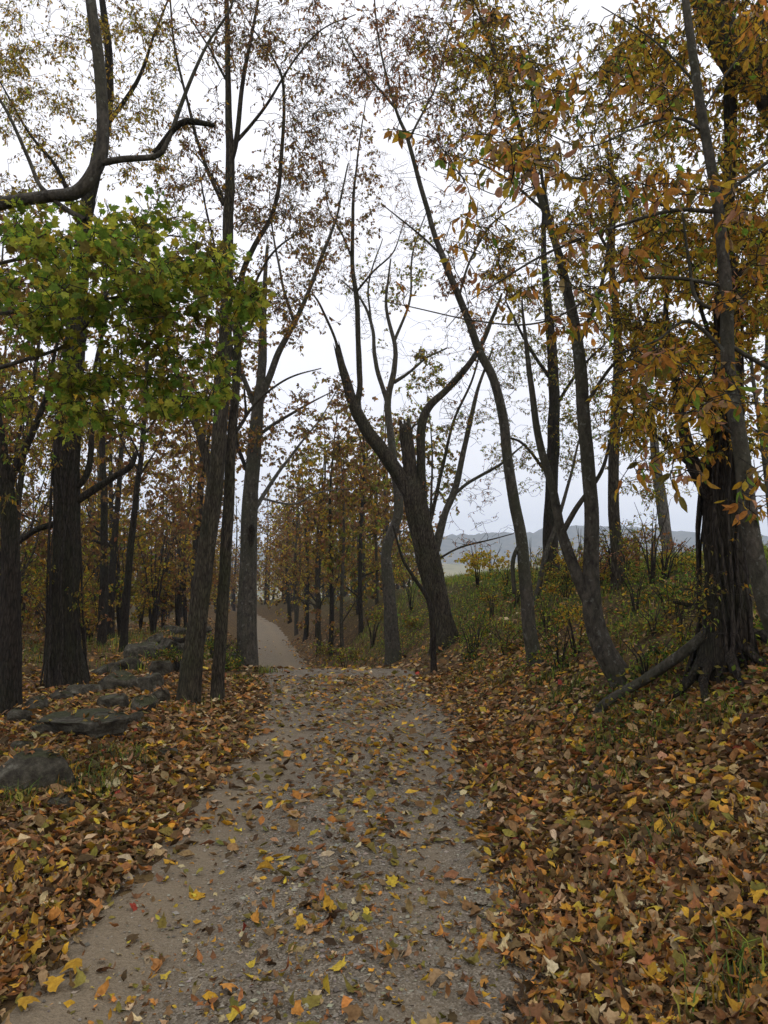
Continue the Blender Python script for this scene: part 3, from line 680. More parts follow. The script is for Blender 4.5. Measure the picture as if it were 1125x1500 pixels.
for z in [(590, 440, 90, 130, -2, 2, 70), (540, 330, 70, 120, -2, 2, 40), (640, 380, 60, 90, -2, 2, 30)]: t.zone(*z)
t.grow('brown', .06, 4, S_THIN, leafy=.25).done()

t = Tree('bare_slender_tree', 'slender arching tree with a long bare stem on the grassy bank', px=(785, 975), bark=M_GREY)
t.stem([(786, 975), (774, 910), (769, 840), (760, 765), (745, 690), (738, 620), (722, 555), (701, 510), (672, 435), (648, 375), (622, 295), (598, 205), (580, 160), (555, 60), (545, -40)], [30, 25, 23, 22, 21, 19, 18, 16, 14, 12, 10, 8, 6, 4, 2], name='trunk', root=True, amp=.07)
t.stem([(765, 790), (752, 822), (753, 870)], [8, 9, 8]); t.stem([(648, 375), (610, 340), (560, 300)], [5, 4, 2]); t.stem([(672, 435), (690, 380), (720, 330), (760, 300)], [6, 5, 4, 2]); t.stem([(598, 205), (640, 120), (660, 40), (680, -30)], [5, 4, 3, 2])
t.stem([(580, 160), (530, 100), (500, 40)], [5, 4, 2])
for z in [(570, 60, 80, 80, -1.5, 1, 95), (620, 150, 80, 90, -1.5, 1, 60), (700, 130, 70, 90, -1.5, 1, 60), (500, 60, 60, 70, -1.5, 1, 44), (560, -60, 140, 50, -1.5, 1, 50), (710, 420, 60, 60, -1, 1, 30)]: t.zone(*z)
t.grow('rusty', .062, 5)
for z in [(640, 290, 80, 120, -1, 1, 40), (690, 560, 50, 80, -1, 1, 20), (600, 40, 120, 90, -1, 1, 50), (720, 240, 60, 100, -1, 1, 36)]: t.zone(*z)
t.grow('rusty', .055, 4, leafy=.4).done()

t = Tree('dark_upright_tree', 'dark upright trunk at the top of the bank against the pale hillside', px=(810, 866), Y=16.5, bark=M_DARK)
t.stem([(810, 866), (806, 780), (808, 700), (812, 620), (810, 540), (802, 440), (796, 350), (800, 260)], [28, 26, 25, 23, 20, 15, 10, 5], name='trunk', root=True)
t.stem([(810, 560), (770, 500), (740, 440)], [8, 6, 3]); t.stem([(811, 600), (850, 540), (890, 500)], [8, 6, 3]); t.stem([(808, 700), (765, 650), (735, 640)], [7, 5, 3])
t.dens = 1.4
for z in [(790, 560, 80, 70, -1.5, 1.5, 90), (740, 480, 60, 60, -1.5, 1.5, 44), (850, 480, 70, 70, -1.5, 1.5, 70), (770, 680, 60, 40, -1.5, 1.5, 36), (800, 330, 80, 90, -1.5, 1.5, 80), (870, 640, 50, 50, -1, 1, 30), (700, 620, 40, 40, -1, 1, 18)]: t.zone(*z)
t.grow('olive', .062, 6).done()

t = Tree('curved_twin_tree', 'twin stemmed tree with a trunk curving up from the foot of the bank', px=(912, 1002), bark=M_GREY)
t.stem([(912, 1002), (886, 955), (870, 905), (866, 850), (867, 780), (860, 690), (855, 600), (846, 510), (828, 410), (800, 310), (770, 225), (745, 130), (705, 30), (680, -40)], [44, 40, 36, 32, 29, 27, 25, 22, 18, 14, 11, 8, 5, 3], name='trunk', root=True, amp=.08)
t.stem([(868, 895), (842, 835), (822, 775), (806, 705), (786, 625), (778, 560), (772, 505), (765, 440)], [26, 22, 20, 17, 14, 12, 9, 4]); t.stem([(822, 785), (845, 745), (880, 690), (895, 640)], [12, 11, 8, 5]); t.stem([(846, 510), (880, 420), (895, 320), (890, 220)], [10, 8, 6, 3])
t.stem([(828, 410), (805, 330), (788, 200), (772, 60)], [9, 8, 6, 3]); t.stem([(800, 310), (740, 260), (690, 235), (640, 225)], [6, 5, 3, 2]); t.stem([(855, 600), (895, 540), (940, 500), (990, 490)], [8, 7, 5, 3])
t.dens = 1.4
for z in [(740, 170, 90, 100, -1.2, 1, 80), (690, 60, 70, 70, -1.2, 1, 56), (850, 150, 90, 110, -1.2, 1, 100), (880, 330, 80, 90, -1.2, 1, 80), (780, 60, 70, 70, -1, 1, 44), (760, 380, 60, 60, -1, 1, 40), (940, 480, 70, 60, -1, 1, 60), (750, -60, 160, 50, -1, 1, 60)]: t.zone(*z)
t.grow('olivegold', .058, 5).done()

t = Tree('mossy_upright_tree', 'straight trunk rising from yellow undergrowth at the top of the bank', px=(905, 880), Y=12.5, bark=M_BARK)
t.stem([(905, 880), (903, 800), (898, 720), (900, 640), (905, 560), (903, 470), (896, 380), (900, 280), (890, 180)], [26, 22, 21, 20, 18, 15, 12, 8, 4], name='trunk', root=True)
t.stem([(903, 560), (940, 490), (960, 420)], [8, 6, 3]); t.stem([(900, 650), (935, 600), (975, 580)], [7, 5, 3]); t.stem([(897, 380), (860, 300), (850, 230)], [7, 5, 3])
t.dens = 1.4
for z in [(910, 600, 60, 60, -1, 1, 50), (900, 430, 80, 70, -1.2, 1.2, 66), (940, 680, 50, 50, -1, 1, 26), (900, 250, 90, 90, -1.2, 1.2, 80)]: t.zone(*z)
t.grow('olive', .06, 6).done()

t = Tree('massive_vine_tree', 'massive dark trunk hung with vines above the leaning dead branch', px=(1062, 988), bark=M_DARK)
P, r = t.stem([(1062, 988), (1062, 920), (1058, 840), (1056, 770), (1058, 700), (1064, 620), (1068, 540), (1066, 430), (1064, 320), (1070, 200), (1066, 60), (1060, -60)], [98, 84, 74, 66, 58, 50, 42, 36, 32, 28, 24, 16], name='trunk', root=True, amp=.22, freq=3.5)
t.vines(P, r, 16, .0, .7, .016)
t.stem([(1050, 735), (1022, 690), (1005, 640), (990, 560), (975, 470), (985, 380)], [36, 30, 24, 18, 12, 5]); t.stem([(1030, 700), (985, 660), (940, 620), (900, 590)], [9, 7, 5, 3])
t.stem([(1062, 420), (1100, 380), (1140, 300)], [14, 11, 7]); t.stem([(1040, 890), (1010, 885), (985, 880)], [14, 10, 6]); t.stem([(1062, 530), (1030, 470), (1010, 380), (990, 300)], [10, 8, 6, 3])
for a in range(6):                                                    # roots gripping the bank
    th = -2.9 + a * .55; d0 = np.array([math.cos(th), math.sin(th), 0]); Q = []
    for q in np.linspace(0, 1, 6):
        p = t.base + d0 * (.26 + .5 * q) + rng.normal(0, .02, 3); p[2] = float(ground(p[0], p[1])) + (.2 * (1 - q) ** 2 - .05 * q); Q.append(p)
    t.stem3(Q, np.linspace(.045, .012, 6), name='root', wob=.02, sides=8)
t.dens = 1.4
for z in [(1060, 120, 90, 120, -1.2, 1.5, 130), (1090, 380, 70, 110, -1.2, 1.2, 110), (1000, 520, 80, 70, -1.2, 1, 80), (970, 380, 70, 70, -1.2, 1, 66), (1060, 620, 70, 60, -1, .8, 36), (960, 120, 80, 110, -1.2, 1.5, 90), (1180, 300, 80, 250, -1, 1.5, 80), (940, 600, 60, 60, -1, 1, 36), (1040, -70, 130, 50, -1, 1, 50)]: t.zone(*z)
t.grow('gold', .068, 6)
t.dens = 1.0
for z in [(1050, 870, 60, 110, -.7, 0, 30)]: t.zone(*z)
t.grow('olive', .045, 2, side_twigs=2, spread=.03).done()

t = Tree('orange_leaved_tree', 'slim smooth stemmed tree with large drooping orange leaves beside the bank', base=(2.62, 4.75, float(ground(2.62, 4.75))), bark=M_GREY)
t.stem3([t.base] + [at(x, y, 4.75) for x, y in ((1166, 1000), (1120, 880), (1096, 730), (1079, 620), (1068, 520), (1061, 400), (1050, 290), (1026, 150), (1004, 10), (990, -80))], np.array([36, 33, 31, 29, 27, 24, 22, 20, 17, 14, 8]) * .42 / F_PX * 4.75, name='trunk', root=True, amp=.05)
t.stem([(1052, 300), (1085, 268), (1140, 228), (1200, 190)], [9, 8, 7, 5]); t.stem([(1035, 195), (990, 175), (930, 190), (860, 215), (790, 190)], [7, 6, 4, 3, 2]); t.stem([(1048, 310), (985, 308), (905, 330), (800, 372), (720, 420), (690, 440)], [9, 8, 6, 5, 3, 2])
t.stem([(1062, 420), (980, 408), (900, 418), (800, 470), (700, 468), (560, 440)], [8, 7, 6, 4, 3, 2]); t.stem([(1065, 460), (1020, 440), (1010, 380), (1000, 310)], [8, 8, 6, 4]); t.stem([(1068, 505), (1130, 540), (1190, 560)], [9, 8, 6]); t.stem([(1068, 520), (1010, 470), (960, 500), (900, 520)], [8, 7, 5, 3])
t.stem([(1020, 120), (960, 60), (880, 10)], [6, 4, 2]); t.stem([(1028, 165), (1075, 90), (1120, 40)], [6, 4, 2]); t.stem([(1082, 640), (1030, 600), (960, 590)], [6, 4, 2])
t.stem([(985, 308), (900, 270), (820, 260), (740, 285), (690, 270)], [5, 4, 3, 2, 2]); t.stem([(1090, 700), (1130, 690), (1170, 700)], [4, 3, 2])
t.dens = .75
for z in [(760, 150, 80, 90, -1, .8, 16), (820, 260, 100, 80, -1.2, .8, 24), (700, 270, 50, 60, -1, .5, 9), (860, 110, 80, 90, -1, 1, 18), (930, 330, 90, 80, -1, .8, 26), (1000, 200, 80, 110, -1, .8, 26), (820, 420, 90, 60, -1, .6, 14), (960, 560, 80, 60, -1.2, .6, 22), (1060, 560, 60, 60, -1, .5, 14),
          (950, 690, 60, 45, -1, .4, 8), (1090, 720, 40, 50, -.8, .3, 9), (740, 60, 60, 60, -1, .6, 9), (1080, 360, 50, 80, -1, .6, 16), (585, 180, 25, 30, -.5, .3, 2), (590, 425, 12, 8, -.2, .2, 1), (690, 380, 40, 60, -.5, .5, 5), (1130, 60, 60, 80, -1, .6, 14), (1180, 450, 60, 200, -1, .6, 24)]: t.zone(*z)
t.grow('orange', .08, 4, S_BIG, hang=.95, droop=.4, spread=.012, big=290, side_twigs=1, thick=.6).done()

t = Tree('overhanging_tree', 'tree beside the bank leaning a heavy lichened bough over the orange leaves', base=(5.6, 6.4, float(ground(5.6, 6.4))), bark=M_GREY)
t.stem3([t.base, (5.5, 6.4, 3.5), (5.2, 6.4, 5), (4.6, 6.4, 5.9)] + [at(x, y, 6.4) for x, y in ((1180, 190), (1130, 132), (1085, 95), (1055, 45), (1030, -10), (1000, -90))], [.3, .27, .25, .22, .2, .17, .16, .15, .13, .09], name='trunk', root=True, amp=.08)
t.stem([(1085, 80), (1110, 45), (1150, 10)], [22, 18, 12])
for z in [(1090, -20, 90, 90, -1, 1, 60), (1000, -60, 90, 60, -1, 1, 30), (1180, 100, 80, 150, -1, 1, 50)]: t.zone(*z)
t.grow('gold', .068, 6).done()

# --- saplings on the bank
def sapling(name, label, pts, w, bark, Y=None, zones=(), pal='olive', cat='sapling', **k):
    t = Tree(name, label, cat, None, px=pts[0], Y=Y, bark=bark); t.stem(pts, w, name='trunk', root=True)
    for z in zones: t.zone(*z)
    if zones: t.grow(pal, .06, 5, **k)
    t.done()
sapling('dead_sapling', 'thin crooked dead stem at the foot of the leaning broken tree', [(636, 985), (634, 920), (628, 880), (606, 845), (588, 815), (575, 770)], [12, 11, 9, 7, 5, 3], M_DARK)
sapling('leaning_sapling', 'thin pale sapling leaning out beside the dark upright tree', [(785, 862), (800, 810), (818, 760), (835, 700), (850, 640)], [10, 9, 8, 6, 4], M_GREY, 15.5, [(845, 640, 40, 50, -1, 1, 20)])
sapling('pale_tree', 'pale grey tree with thin yellow foliage standing in brush beyond the bank', [(985, 850), (978, 790), (968, 730), (960, 670), (955, 600)], [24, 22, 22, 18, 8], M_DEAD, 17.5, [(975, 690, 60, 70, -1, 1, 36), (950, 600, 50, 50, -1, 1, 20)], 'yellow', cat='tree')

# --- procedural trees of the wood
def wood_tree(name, label, x, y, h, lean, r0, crown_h, crown_r, n, pal, group, leaf=.11, per=7, bark=None, far=False, low=.25, seed=0):
    r0 *= .72; n = int(n * 1.9); base = (x, y, float(ground(x, y))); t = Tree(name, label, 'tree', group, base=base, bark=bark or M_DARK)
    ph = rng.uniform(0, 6.28); k = np.linspace(0, 1, 7)
    P = np.array([(x + lean * a * h + .12 * math.sin(ph + 5 * a) * a * 2, y + .1 * math.sin(ph * 2 + 4 * a) * h * .2 * a, base[2] + h * a) for a in k])
    t.stem3(P, r0 * (1 - .88 * k ** 1.2), name='trunk', root=True, sides=7 if far else 10, amp=.08, step=.45 if far else .25)
    for q in range(5 if far else 7):
        a = rng.uniform(low, .85); p = np.array([np.interp(a, k, P[:, j]) for j in range(3)]); d = rdir(1)[0]; d[2] = abs(d[2]) * .7 + .35; ln = crown_r * rng.uniform(.6, 1.1)
        m1 = p + d * ln * .5 + rng.normal(0, .1, 3); e = p + d * ln + rng.normal(0, .2, 3)
        t.stem3([p, m1, e], [r0 * .42 * (1 - .6 * a), r0 * .25 * (1 - .6 * a), .008], name='branch', sides=5, step=.4, amp=0)
    t.ball((x + lean * h * .75, y, base[2] + h - crown_h * .5), (crown_r, crown_r, crown_h * .5), n)
    t.grow(pal, leaf * 1.1, int(per * (1.3 if far else 2.2)), S_FAR, sides=3, side_twigs=0, seg=1 if far else 2, tip=.004 if far else .003, spread=.14 if far else .09).done()

wall_side = [(-6.4, 13.0, 8, .02, .10), (-8.2, 15, 11, -.03, .16), (-6.0, 17.5, 10, .03, .13), (-10.5, 18, 12, .02, .2), (-7.6, 20.5, 12, -.02, .17), (-5.6, 22.5, 10, .03, .12), (-12.5, 23, 13, .02, .22), (-9.2, 25.5, 12, .0, .18), (-7.2, 28.5, 12, .02, .16),
             (-15, 28, 13, .03, .22), (-11.5, 32, 13, -.02, .2), (-9.0, 36, 13, .03, .18), (-14.5, 38, 14, .0, .22), (-19, 34, 13, .03, .22), (-12, 45, 14, .02, .22), (-18, 46, 14, .0, .24), (-23, 42, 13, .0, .22), (-16, 56, 15, .02, .22), (-22, 58, 15, 0, .25), (-28, 52, 14, 0, .25)]
WORD = dict(thicket='russet and olive leaved', brown='brown leaved', olive='olive leaved', olivegold='yellowing olive leaved', weeds='green leaved', gold='golden leaved', yellow='yellow leaved', rusty='rusty leaved')
lab = ['thin dark tree in the thicket just behind the tumbled stones', 'mid sized tree standing deeper in the wood past the stones', 'dim tall tree far back in the wood on the stone side']
for q, (x, y, h, le, r0) in enumerate(wall_side):
    c = 0 if y < 19 else (1 if y < 33 else 2)
    wood_tree(['thicket_tree', 'wood_tree', 'distant_wood_tree'][c], WORD[['thicket', 'brown', 'thicket', 'olivegold'][q % 4]] + ' ' + lab[c], x, y, h, le, r0, h * .8, 1.9 if c == 0 else 2.6, [110, 130, 150][c], ['thicket', 'brown', 'thicket', 'olivegold'][q % 4], 'trees of the wood behind the stones', [.09, .12, .16][c], 7, M_DARK if q % 3 else M_BARK, c == 2, .15)
path_trees = [(-2.9, 34, .17), (-2.2, 31.5, .15), (-1.6, 29, .11), (-.9, 30, .14), (-.3, 33, .10), (-4.3, 42, .2), (-5.4, 47, .17), (-3.5, 40, .18), (-1.0, 38, .2), (-7.2, 58, .22), (-6, 52, .16), (-3, 54, .2), (-8.0, 66, .2), (-5, 68, .2), (-9.5, 78, .22), (-6, 82, .22), (-1.5, 46, .16), (.4, 44, .18), (1.5, 56, .2), (2.2, 36, .12)]
for q, (x, y, r0) in enumerate(path_trees):
    wood_tree('path_side_tree', WORD[['thicket', 'olivegold', 'brown', 'olive'][q % 4]] + ' ' + 'tree lining the far path where it climbs out of the dip' if x < -2 else WORD[['thicket', 'olivegold', 'brown', 'olive'][q % 4]] + ' ' + 'slim tree at the dip below the end of the bank', x, y, 10 + rng.uniform(-2, 2), rng.uniform(-.06, .03), r0, 8.5, 2.1, 120, ['thicket', 'olivegold', 'brown', 'olive'][q % 4], 'trees beside the far path', .13, 7, M_DARK if q % 2 else M_BARK, y > 45, .12)
far_trees = [(-26, 80), (-22, 88), (-19, 96), (-15.5, 99), (-12, 97), (-8, 100), (-4, 96), (0, 102), (-24, 104), (-30, 92), (-10, 88), (4, 92), (-34, 78), (-14, 78)]
for q, (x, y) in enumerate(far_trees):
    wood_tree('distant_tree', WORD[['brown', 'thicket', 'olivegold'][q % 3]] + ' hazy tree closing the view at the end of the path', x, y, 13 + rng.uniform(-2, 3), 0, .25, 12, 3.4, 150, ['brown', 'thicket', 'olivegold'][q % 3], 'trees at the end of the path', .22, 7, M_DARK, True, .1)
bank_trees = [(7.5, 14.5, 8, .08, 'yellow'), (9.5, 18, 9, .12, 'olive'), (8.5, 11, 8, .1, 'gold'), (12, 22, 9, .14, 'yellow'), (10.5, 14, 8, .1, 'olive')]
for q, (x, y, h, r0, pal) in enumerate(bank_trees):
    wood_tree('meadow_edge_tree', 'small ' + WORD[pal] + ' tree at the meadow edge beyond the bank', x, y, h, -.02, r0, h * .75, 1.8, 110, pal, 'small trees at the meadow edge', .08, 7, M_GREY, False, .2)

for q, (x, y) in enumerate([(-6.5, 1.0), (-5.6, -5), (4.9, -1), (6.4, -6.5), (7.5, 3.2), (-8.5, 4.5)]):  # more of the wood, out of view, added to shade the foreground
    wood_tree('unseen_shade_tree', WORD[['thicket', 'gold', 'olivegold'][q % 3]] + ' unseen tree added to shade the near end of the path', x, y, 10 + rng.uniform(-1, 2), -.05 * np.sign(x), .16, 7, 3.0, 80, ['thicket', 'gold', 'olivegold'][q % 3], 'unseen trees added to shade the near path', .16, 7, M_BARK, True, .45)

# --- the wood far behind, one mass
dw = MB(); dl = MB(); base = np.array([-40., 85., 0.])
for q in range(230):
    y = rng.uniform(55, 125); x = float(P_CEN(y)) - rng.uniform(5, 70)
    if q % 5 == 0: x = float(P_CEN(y)) + rng.uniform(4, 14)
    if q >= 180: y = rng.uniform(98, 128); x = float(P_CEN(y)) + rng.uniform(-12, 22)
    g = float(ground(x, y)); h = rng.uniform(9, 15) if q < 180 else rng.uniform(5, 9)
    k = np.linspace(0, 1, 5)[:, None]; dw.add(*tube(np.array([x, y, g - .2]) + k * np.array([rng.normal(0, .4), rng.normal(0, .4), h]), np.linspace(.2, .03, 5), 4, cap=False))
    n = 230; P = np.array([x, y, g + h * .52]) + rdir(n) * rng.uniform(.3, 1, (n, 1)) ** .6 * np.array([2.6, 2.6, h * .53]) + rng.normal(0, .3, (n, 3)); P[:, 2] = np.maximum(P[:, 2], g + .1)
    leaves(dl, S_FAR, P, rdir(n), rdir(n), rng.uniform(.24, .46, n), colours(['thicket', 'brown', 'olivegold'][q % 3], n))
dwe = empty('distant_wood', base, 'brown hazy mass of woodland far behind the nearer trees', 'woodland'); dwe['kind'] = 'stuff'
for nm_, mb_, mt_ in (('trunks', dw, M_DARK), ('foliage', dl, M_LEAF)):
    for v in mb_.V: v -= base
    o = link(nm_, mb_.mesh(nm_, mt_), dwe); o['kind'] = 'stuff'

# --- shrubs
def shrub(name, label, x, y, h, rad, n, pal, group, leaf=.05, per=6, stems=6, cat='shrub', shapes=None, side=1, tip=.002):
    shapes = shapes or (S_FAR if y > 13 else S_SMALL)
    base = (x, y, float(ground(x, y))); t = Tree(name, label, cat, group, base=base, bark=M_TWIG)
    for q in range(stems):
        a = rng.uniform(0, 6.28); e = np.array([math.cos(a), math.sin(a), 0]) * rad * rng.uniform(.3, .95)
        P = [np.array(base) + e * .05 - np.array([0, 0, .05]), np.array(base) + e * .35 + np.array([0, 0, h * .5]), np.array(base) + e + np.array([0, 0, h * rng.uniform(.75, 1)])]
        t.stem3(P, [.009 + .006 * h, .006 + .003 * h, .003], name='stem', sides=4, step=.3, amp=0, wob=.03)
    t.ball((x, y, base[2] + h * .55), (rad, rad, h * .45), n); t.grow(pal, leaf, per, shapes, seg=2, side_twigs=side, tip=tip, hang=.3, spread=.05).done()
for q in range(64):
    y = rng.uniform(11.5, 40); x = -5.2 - .13 * (y - 8) - rng.uniform(.0, 10); tall = q % 2 == 0; pal = ['thicket', 'brown', 'olive', 'thicket', 'olivegold'][q % 5]; wd = dict(thicket='mixed brown and olive', brown='brown', olive='olive', olivegold='yellowing olive')[pal]
    shrub('understorey_tree' if tall else 'thicket_shrub', (f'tall thin {wd} leaved understorey sapling' if tall else f'tangled twiggy {wd} shrub') + ' in the wood behind the stones', x, y, rng.uniform(4, 6.5) if tall else rng.uniform(1.3, 2.8), rng.uniform(1.1, 1.9) if tall else rng.uniform(.8, 1.4),
          130 if tall else 70, pal, 'understorey of the wood behind the stones', .09 if y < 22 else .12, 10 if tall else 7, 6, 'sapling' if tall else 'shrub', side=0 if tall else 1, tip=.003)
for q in range(22):
    y = rng.uniform(27, 75); c = float(P_CEN(y)); x = c + rng.choice([-1, 1]) * rng.uniform(3.2, 8); pal = ['thicket', 'olivegold', 'brown', 'olive'][q % 4]; wd = dict(thicket='mixed brown and olive', brown='brown', olive='olive', olivegold='yellowing olive')[pal]
    shrub('pathside_sapling', f'{wd} leaved sapling crowding the far path beyond the dip', x, y, rng.uniform(3, 6), rng.uniform(1.1, 2), 110, pal, 'saplings crowding the far path', .13, 7, 5, 'sapling', S_FAR, side=1, tip=.004)
for x, y, h, r_ in [(-3.2, 15.0, .6, .4), (-3.7, 16.5, .8, .5), (-2.9, 13.9, .4, .35), (-4.6, 19, .9, .6), (-3.5, 13.0, .6, .4)]:
    shrub('verge_shrub', 'low green weedy bush at the verge beside the grey hollow tree', x, y, h, r_, 44, 'weeds', 'verge bushes by the hollow tree', .05, 6)
for x, y, h in [(-1.2, 24, 1.2), (-.4, 26, 1.5), (.3, 22, 1.0), (.9, 25, 1.5), (-2.2, 31, 1.4), (-1.2, 35, 2), (.5, 33, 2.0), (1.6, 29, 1.6), (-3, 43, 2), (-.8, 50, 2.5), (1.4, 40, 2.2), (-4.5, 60, 2.5)]:
    shrub('dip_shrub', 'scrubby olive bush on the bank above the dip of the path', x, y, h, h * .6, 44, 'olive', 'bushes above the dip', .09, 6, 6)
bp = [(700, 950), (740, 960), (820, 985), (845, 960), (800, 930), (960, 930), (930, 900), (870, 860), (980, 905), (720, 905), (755, 890), (830, 880), (690, 970), (1000, 960), (950, 1000)]
for q, (x, y) in enumerate(bp):
    p = hit(x, y); shrub('bank_shrub', 'low ' + WORD[['weeds', 'olive', 'weeds', 'gold'][q % 4]] + ' shrub growing on the slope between the bank trees', p[0], p[1], rng.uniform(.35, .75), rng.uniform(.25, .5), 30, ['weeds', 'olive', 'weeds', 'gold'][q % 4], 'low shrubs on the bank slope', .05, 6, 5)
for q, (x, y, h, pal) in enumerate([(700, 832, 1.0, 'yellow'), (720, 838, .7, 'yellow')]):
    p = at(x, 862, 21 + q); p[2] = float(ground(p[0], p[1])); shrub('yellow_bush', 'bright yellow bush on the crest of the bank before the hazy hill', p[0], p[1], h + .3, .7, 60, pal, 'bright yellow bushes', .07, 8, 6)
for q in range(26):
    y = rng.uniform(11, 22); x = rng.uniform(.16, .46) * y; x = max(x, float(P_CEN(y) + P_HW(y)) + 3.3)
    shrub('crest_brush', 'thin ' + WORD[['yellow', 'olive', 'rusty'][q % 3]] + ' brush along the crest of the bank', x, y, rng.uniform(.5, 1.3), .6, 34, ['yellow', 'olive', 'rusty'][q % 3], 'brush on the bank crest', .05, 6, 6)

# ------------------------------------------------------------------ stones
bm = bmesh.new(); bmesh.ops.create_icosphere(bm, subdivisions=4, radius=1.0); bm.verts.ensure_lookup_table()
ICO4 = (np.array([v.co[:] for v in bm.verts]), np.array([[v.index for v in f.verts] for f in bm.faces])); bm.free()
bm = bmesh.new(); bmesh.ops.create_icosphere(bm, subdivisions=3, radius=1.0); bm.verts.ensure_lookup_table()
ICO3 = (np.array([v.co[:] for v in bm.verts]), np.array([[v.index for v in f.verts] for f in bm.faces])); bm.free()
def rock_mesh(sx, sy, sz, seed, hi=False, planes=9, cut=.72):
    V, F = ICO4 if hi else ICO3; V = V.copy(); g = np.random.default_rng(seed)
    V = np.sign(V) * np.abs(V) ** (g.uniform(.7, .95) if cut < .8 else 1.0); V /= np.abs(V).max()
    for _ in range(planes):
        n = g.normal(size=3) * np.array([1, 1, .6]); n /= np.linalg.norm(n); d = g.uniform(.62, .95); k = V @ n - d
        V = V - np.where(k > 0, k, 0)[:, None] * n[None]
    n = np.array([g.uniform(-.25, .25), g.uniform(-.25, .25), 1]); n /= np.linalg.norm(n); k = V @ n - cut; V = V - np.where(k > 0, k, 0)[:, None] * n[None]
    ly = vn(V[:, 2] * 5 + seed, .5, .5) * .05                                     # bedding layers
    V = V * (1 + ly[:, None] * np.array([1, 1, 0]) + .05 * vn(V[:, 0] * 2.5 + seed, V[:, 1] * 2.5, V[:, 2] * 2.5)[:, None] + .035 * vn(V[:, 0] * 8, V[:, 1] * 8 + seed, V[:, 2] * 12)[:, None])
    mb = MB(); mb.add(V * np.array([sx, sy, sz]), F); me = mb.mesh('stone', M_STONE); me.set_sharp_from_angle(angle=R(32)); return me
ROCKS = []
def rock(px, py, w, h, seed, label, name='boulder', dz=.45, yaw=0.0, depth=.7, **kw):
    p = hit(px, py); s = p[1] / F_PX; a, c = w * s * .45, h * s * .45
    o = link(name, rock_mesh(a, a * depth, c, seed, True, **kw)); o.location = (p[0], p[1] + a * depth * .5, p[2] + c * dz); o.rotation_euler = (rng.uniform(-.1, .1), rng.uniform(-.1, .1), yaw)
    ROCKS.append(o); return tag(o, label, 'rock')
rock(115, 1078, 170, 46, 3, 'long flat dark slab lying at the near end of the tumbled stones', 'stone_slab', .5, .1, .75)
rock(45, 1160, 135, 95, 17, 'rounded mossy boulder under the weeds at the edge of the litter', dz=.3, planes=7, cut=.9, yaw=.6)
rock(85, 1190, 60, 40, 21, 'small low stone at the foot of the mossy boulder', 'stone', .3)
rock(232, 1112, 56, 26, 5, 'pale flat stone lying alone in the orange litter near the path', 'flat_stone', .25, .3)
wall = empty('tumbled_stone_wall', hit(190, 1030), 'tumbled row of grey mossy stones running back under the trees', 'stone wall')
W0 = np.array(wall.location)
SM = [rock_mesh(1, 1, 1, 40 + k) for k in range(7)]
spots = [(165, 1040, 60, 40), (205, 1045, 55, 38), (165, 1012, 80, 44), (215, 1015, 60, 45), (120, 1020, 60, 30), (232, 1030, 40, 34), (185, 985, 60, 34), (235, 990, 50, 40), (262, 985, 30, 30), (205, 965, 64, 40), (245, 960, 50, 40), (150, 990, 50, 26), (85, 1030, 50, 30), (50, 1045, 60, 34), (20, 1060, 50, 36),
         (225, 945, 50, 26), (270, 955, 36, 34), (262, 930, 40, 20), (290, 940, 30, 22), (250, 925, 34, 16), (305, 950, 26, 20), (195, 1060, 40, 26), (60, 1080, 50, 26), (330, 975, 24, 16), (345, 965, 24, 16), (300, 925, 26, 14), (215, 1075, 26, 18), (25, 1105, 46, 32)]
for q, (x, y, w, h) in enumerate(spots):
    p = hit(x, y); s = p[1] / F_PX * .43; o = link('stone', SM[q % 7], wall); a = w * s
    o.location = Vector((p[0], p[1] + a * .4, p[2] + h * s * .45)) - Vector(W0); o.scale = (a, a * rng.uniform(.6, 1), h * s * 1.05); o.rotation_euler = (rng.uniform(-.4, .4), rng.uniform(-.45, .45), rng.uniform(0, 6.3)); ROCKS.append(o)

def fallen(name, label, pts, rad, mt):
    P = np.array(pts); base = P.mean(0); Q = spline(np.c_[P, rad], .08); P2 = Q[:, :3]; P2[:, 0] += .015 * vn(np.arange(len(P2)) * .4, 3.3); P2[:, 2] += .012 * vn(np.arange(len(P2)) * .4, 8.3)
    mb = MB(); mb.add(*tube(P2 - base, Q[:, 3], 12, .12, 3, 4.4)); o = link(name, mb.mesh(name, mt)); o.location = base; return tag(o, label, 'branch')
def infront(px, py, d, ymax=99):
    return at(px, py, min(hit(px, py)[1] - d, ymax))
tb = infront(1040, 922, .8, 6.6)
fallen('fallen_branch', 'curved dead branch leaning from the massive vine trunk down to the litter',
       [hit(870, 1056) + np.array([0, 0, -.02]), infront(880, 1038, .3), infront(908, 1016, .5), infront(960, 986, .7), infront(1005, 952, .8, 6.7), tb, at(1058, 880, tb[1] + .15)], [.03, .045, .05, .055, .055, .05, .03], M_GREY)
p1, p2 = hit(225, 968), hit(265, 945)
fallen('broken_limb', 'bent broken limb lying across the tumbled stones', [p1 + np.array([0, 0, .03]), .5 * (p1 + p2) + np.array([0, 0, .28]), at(268, 938, 15.3), at(288, 918, 15.2)], [.03, .05, .05, .03], M_DARK)

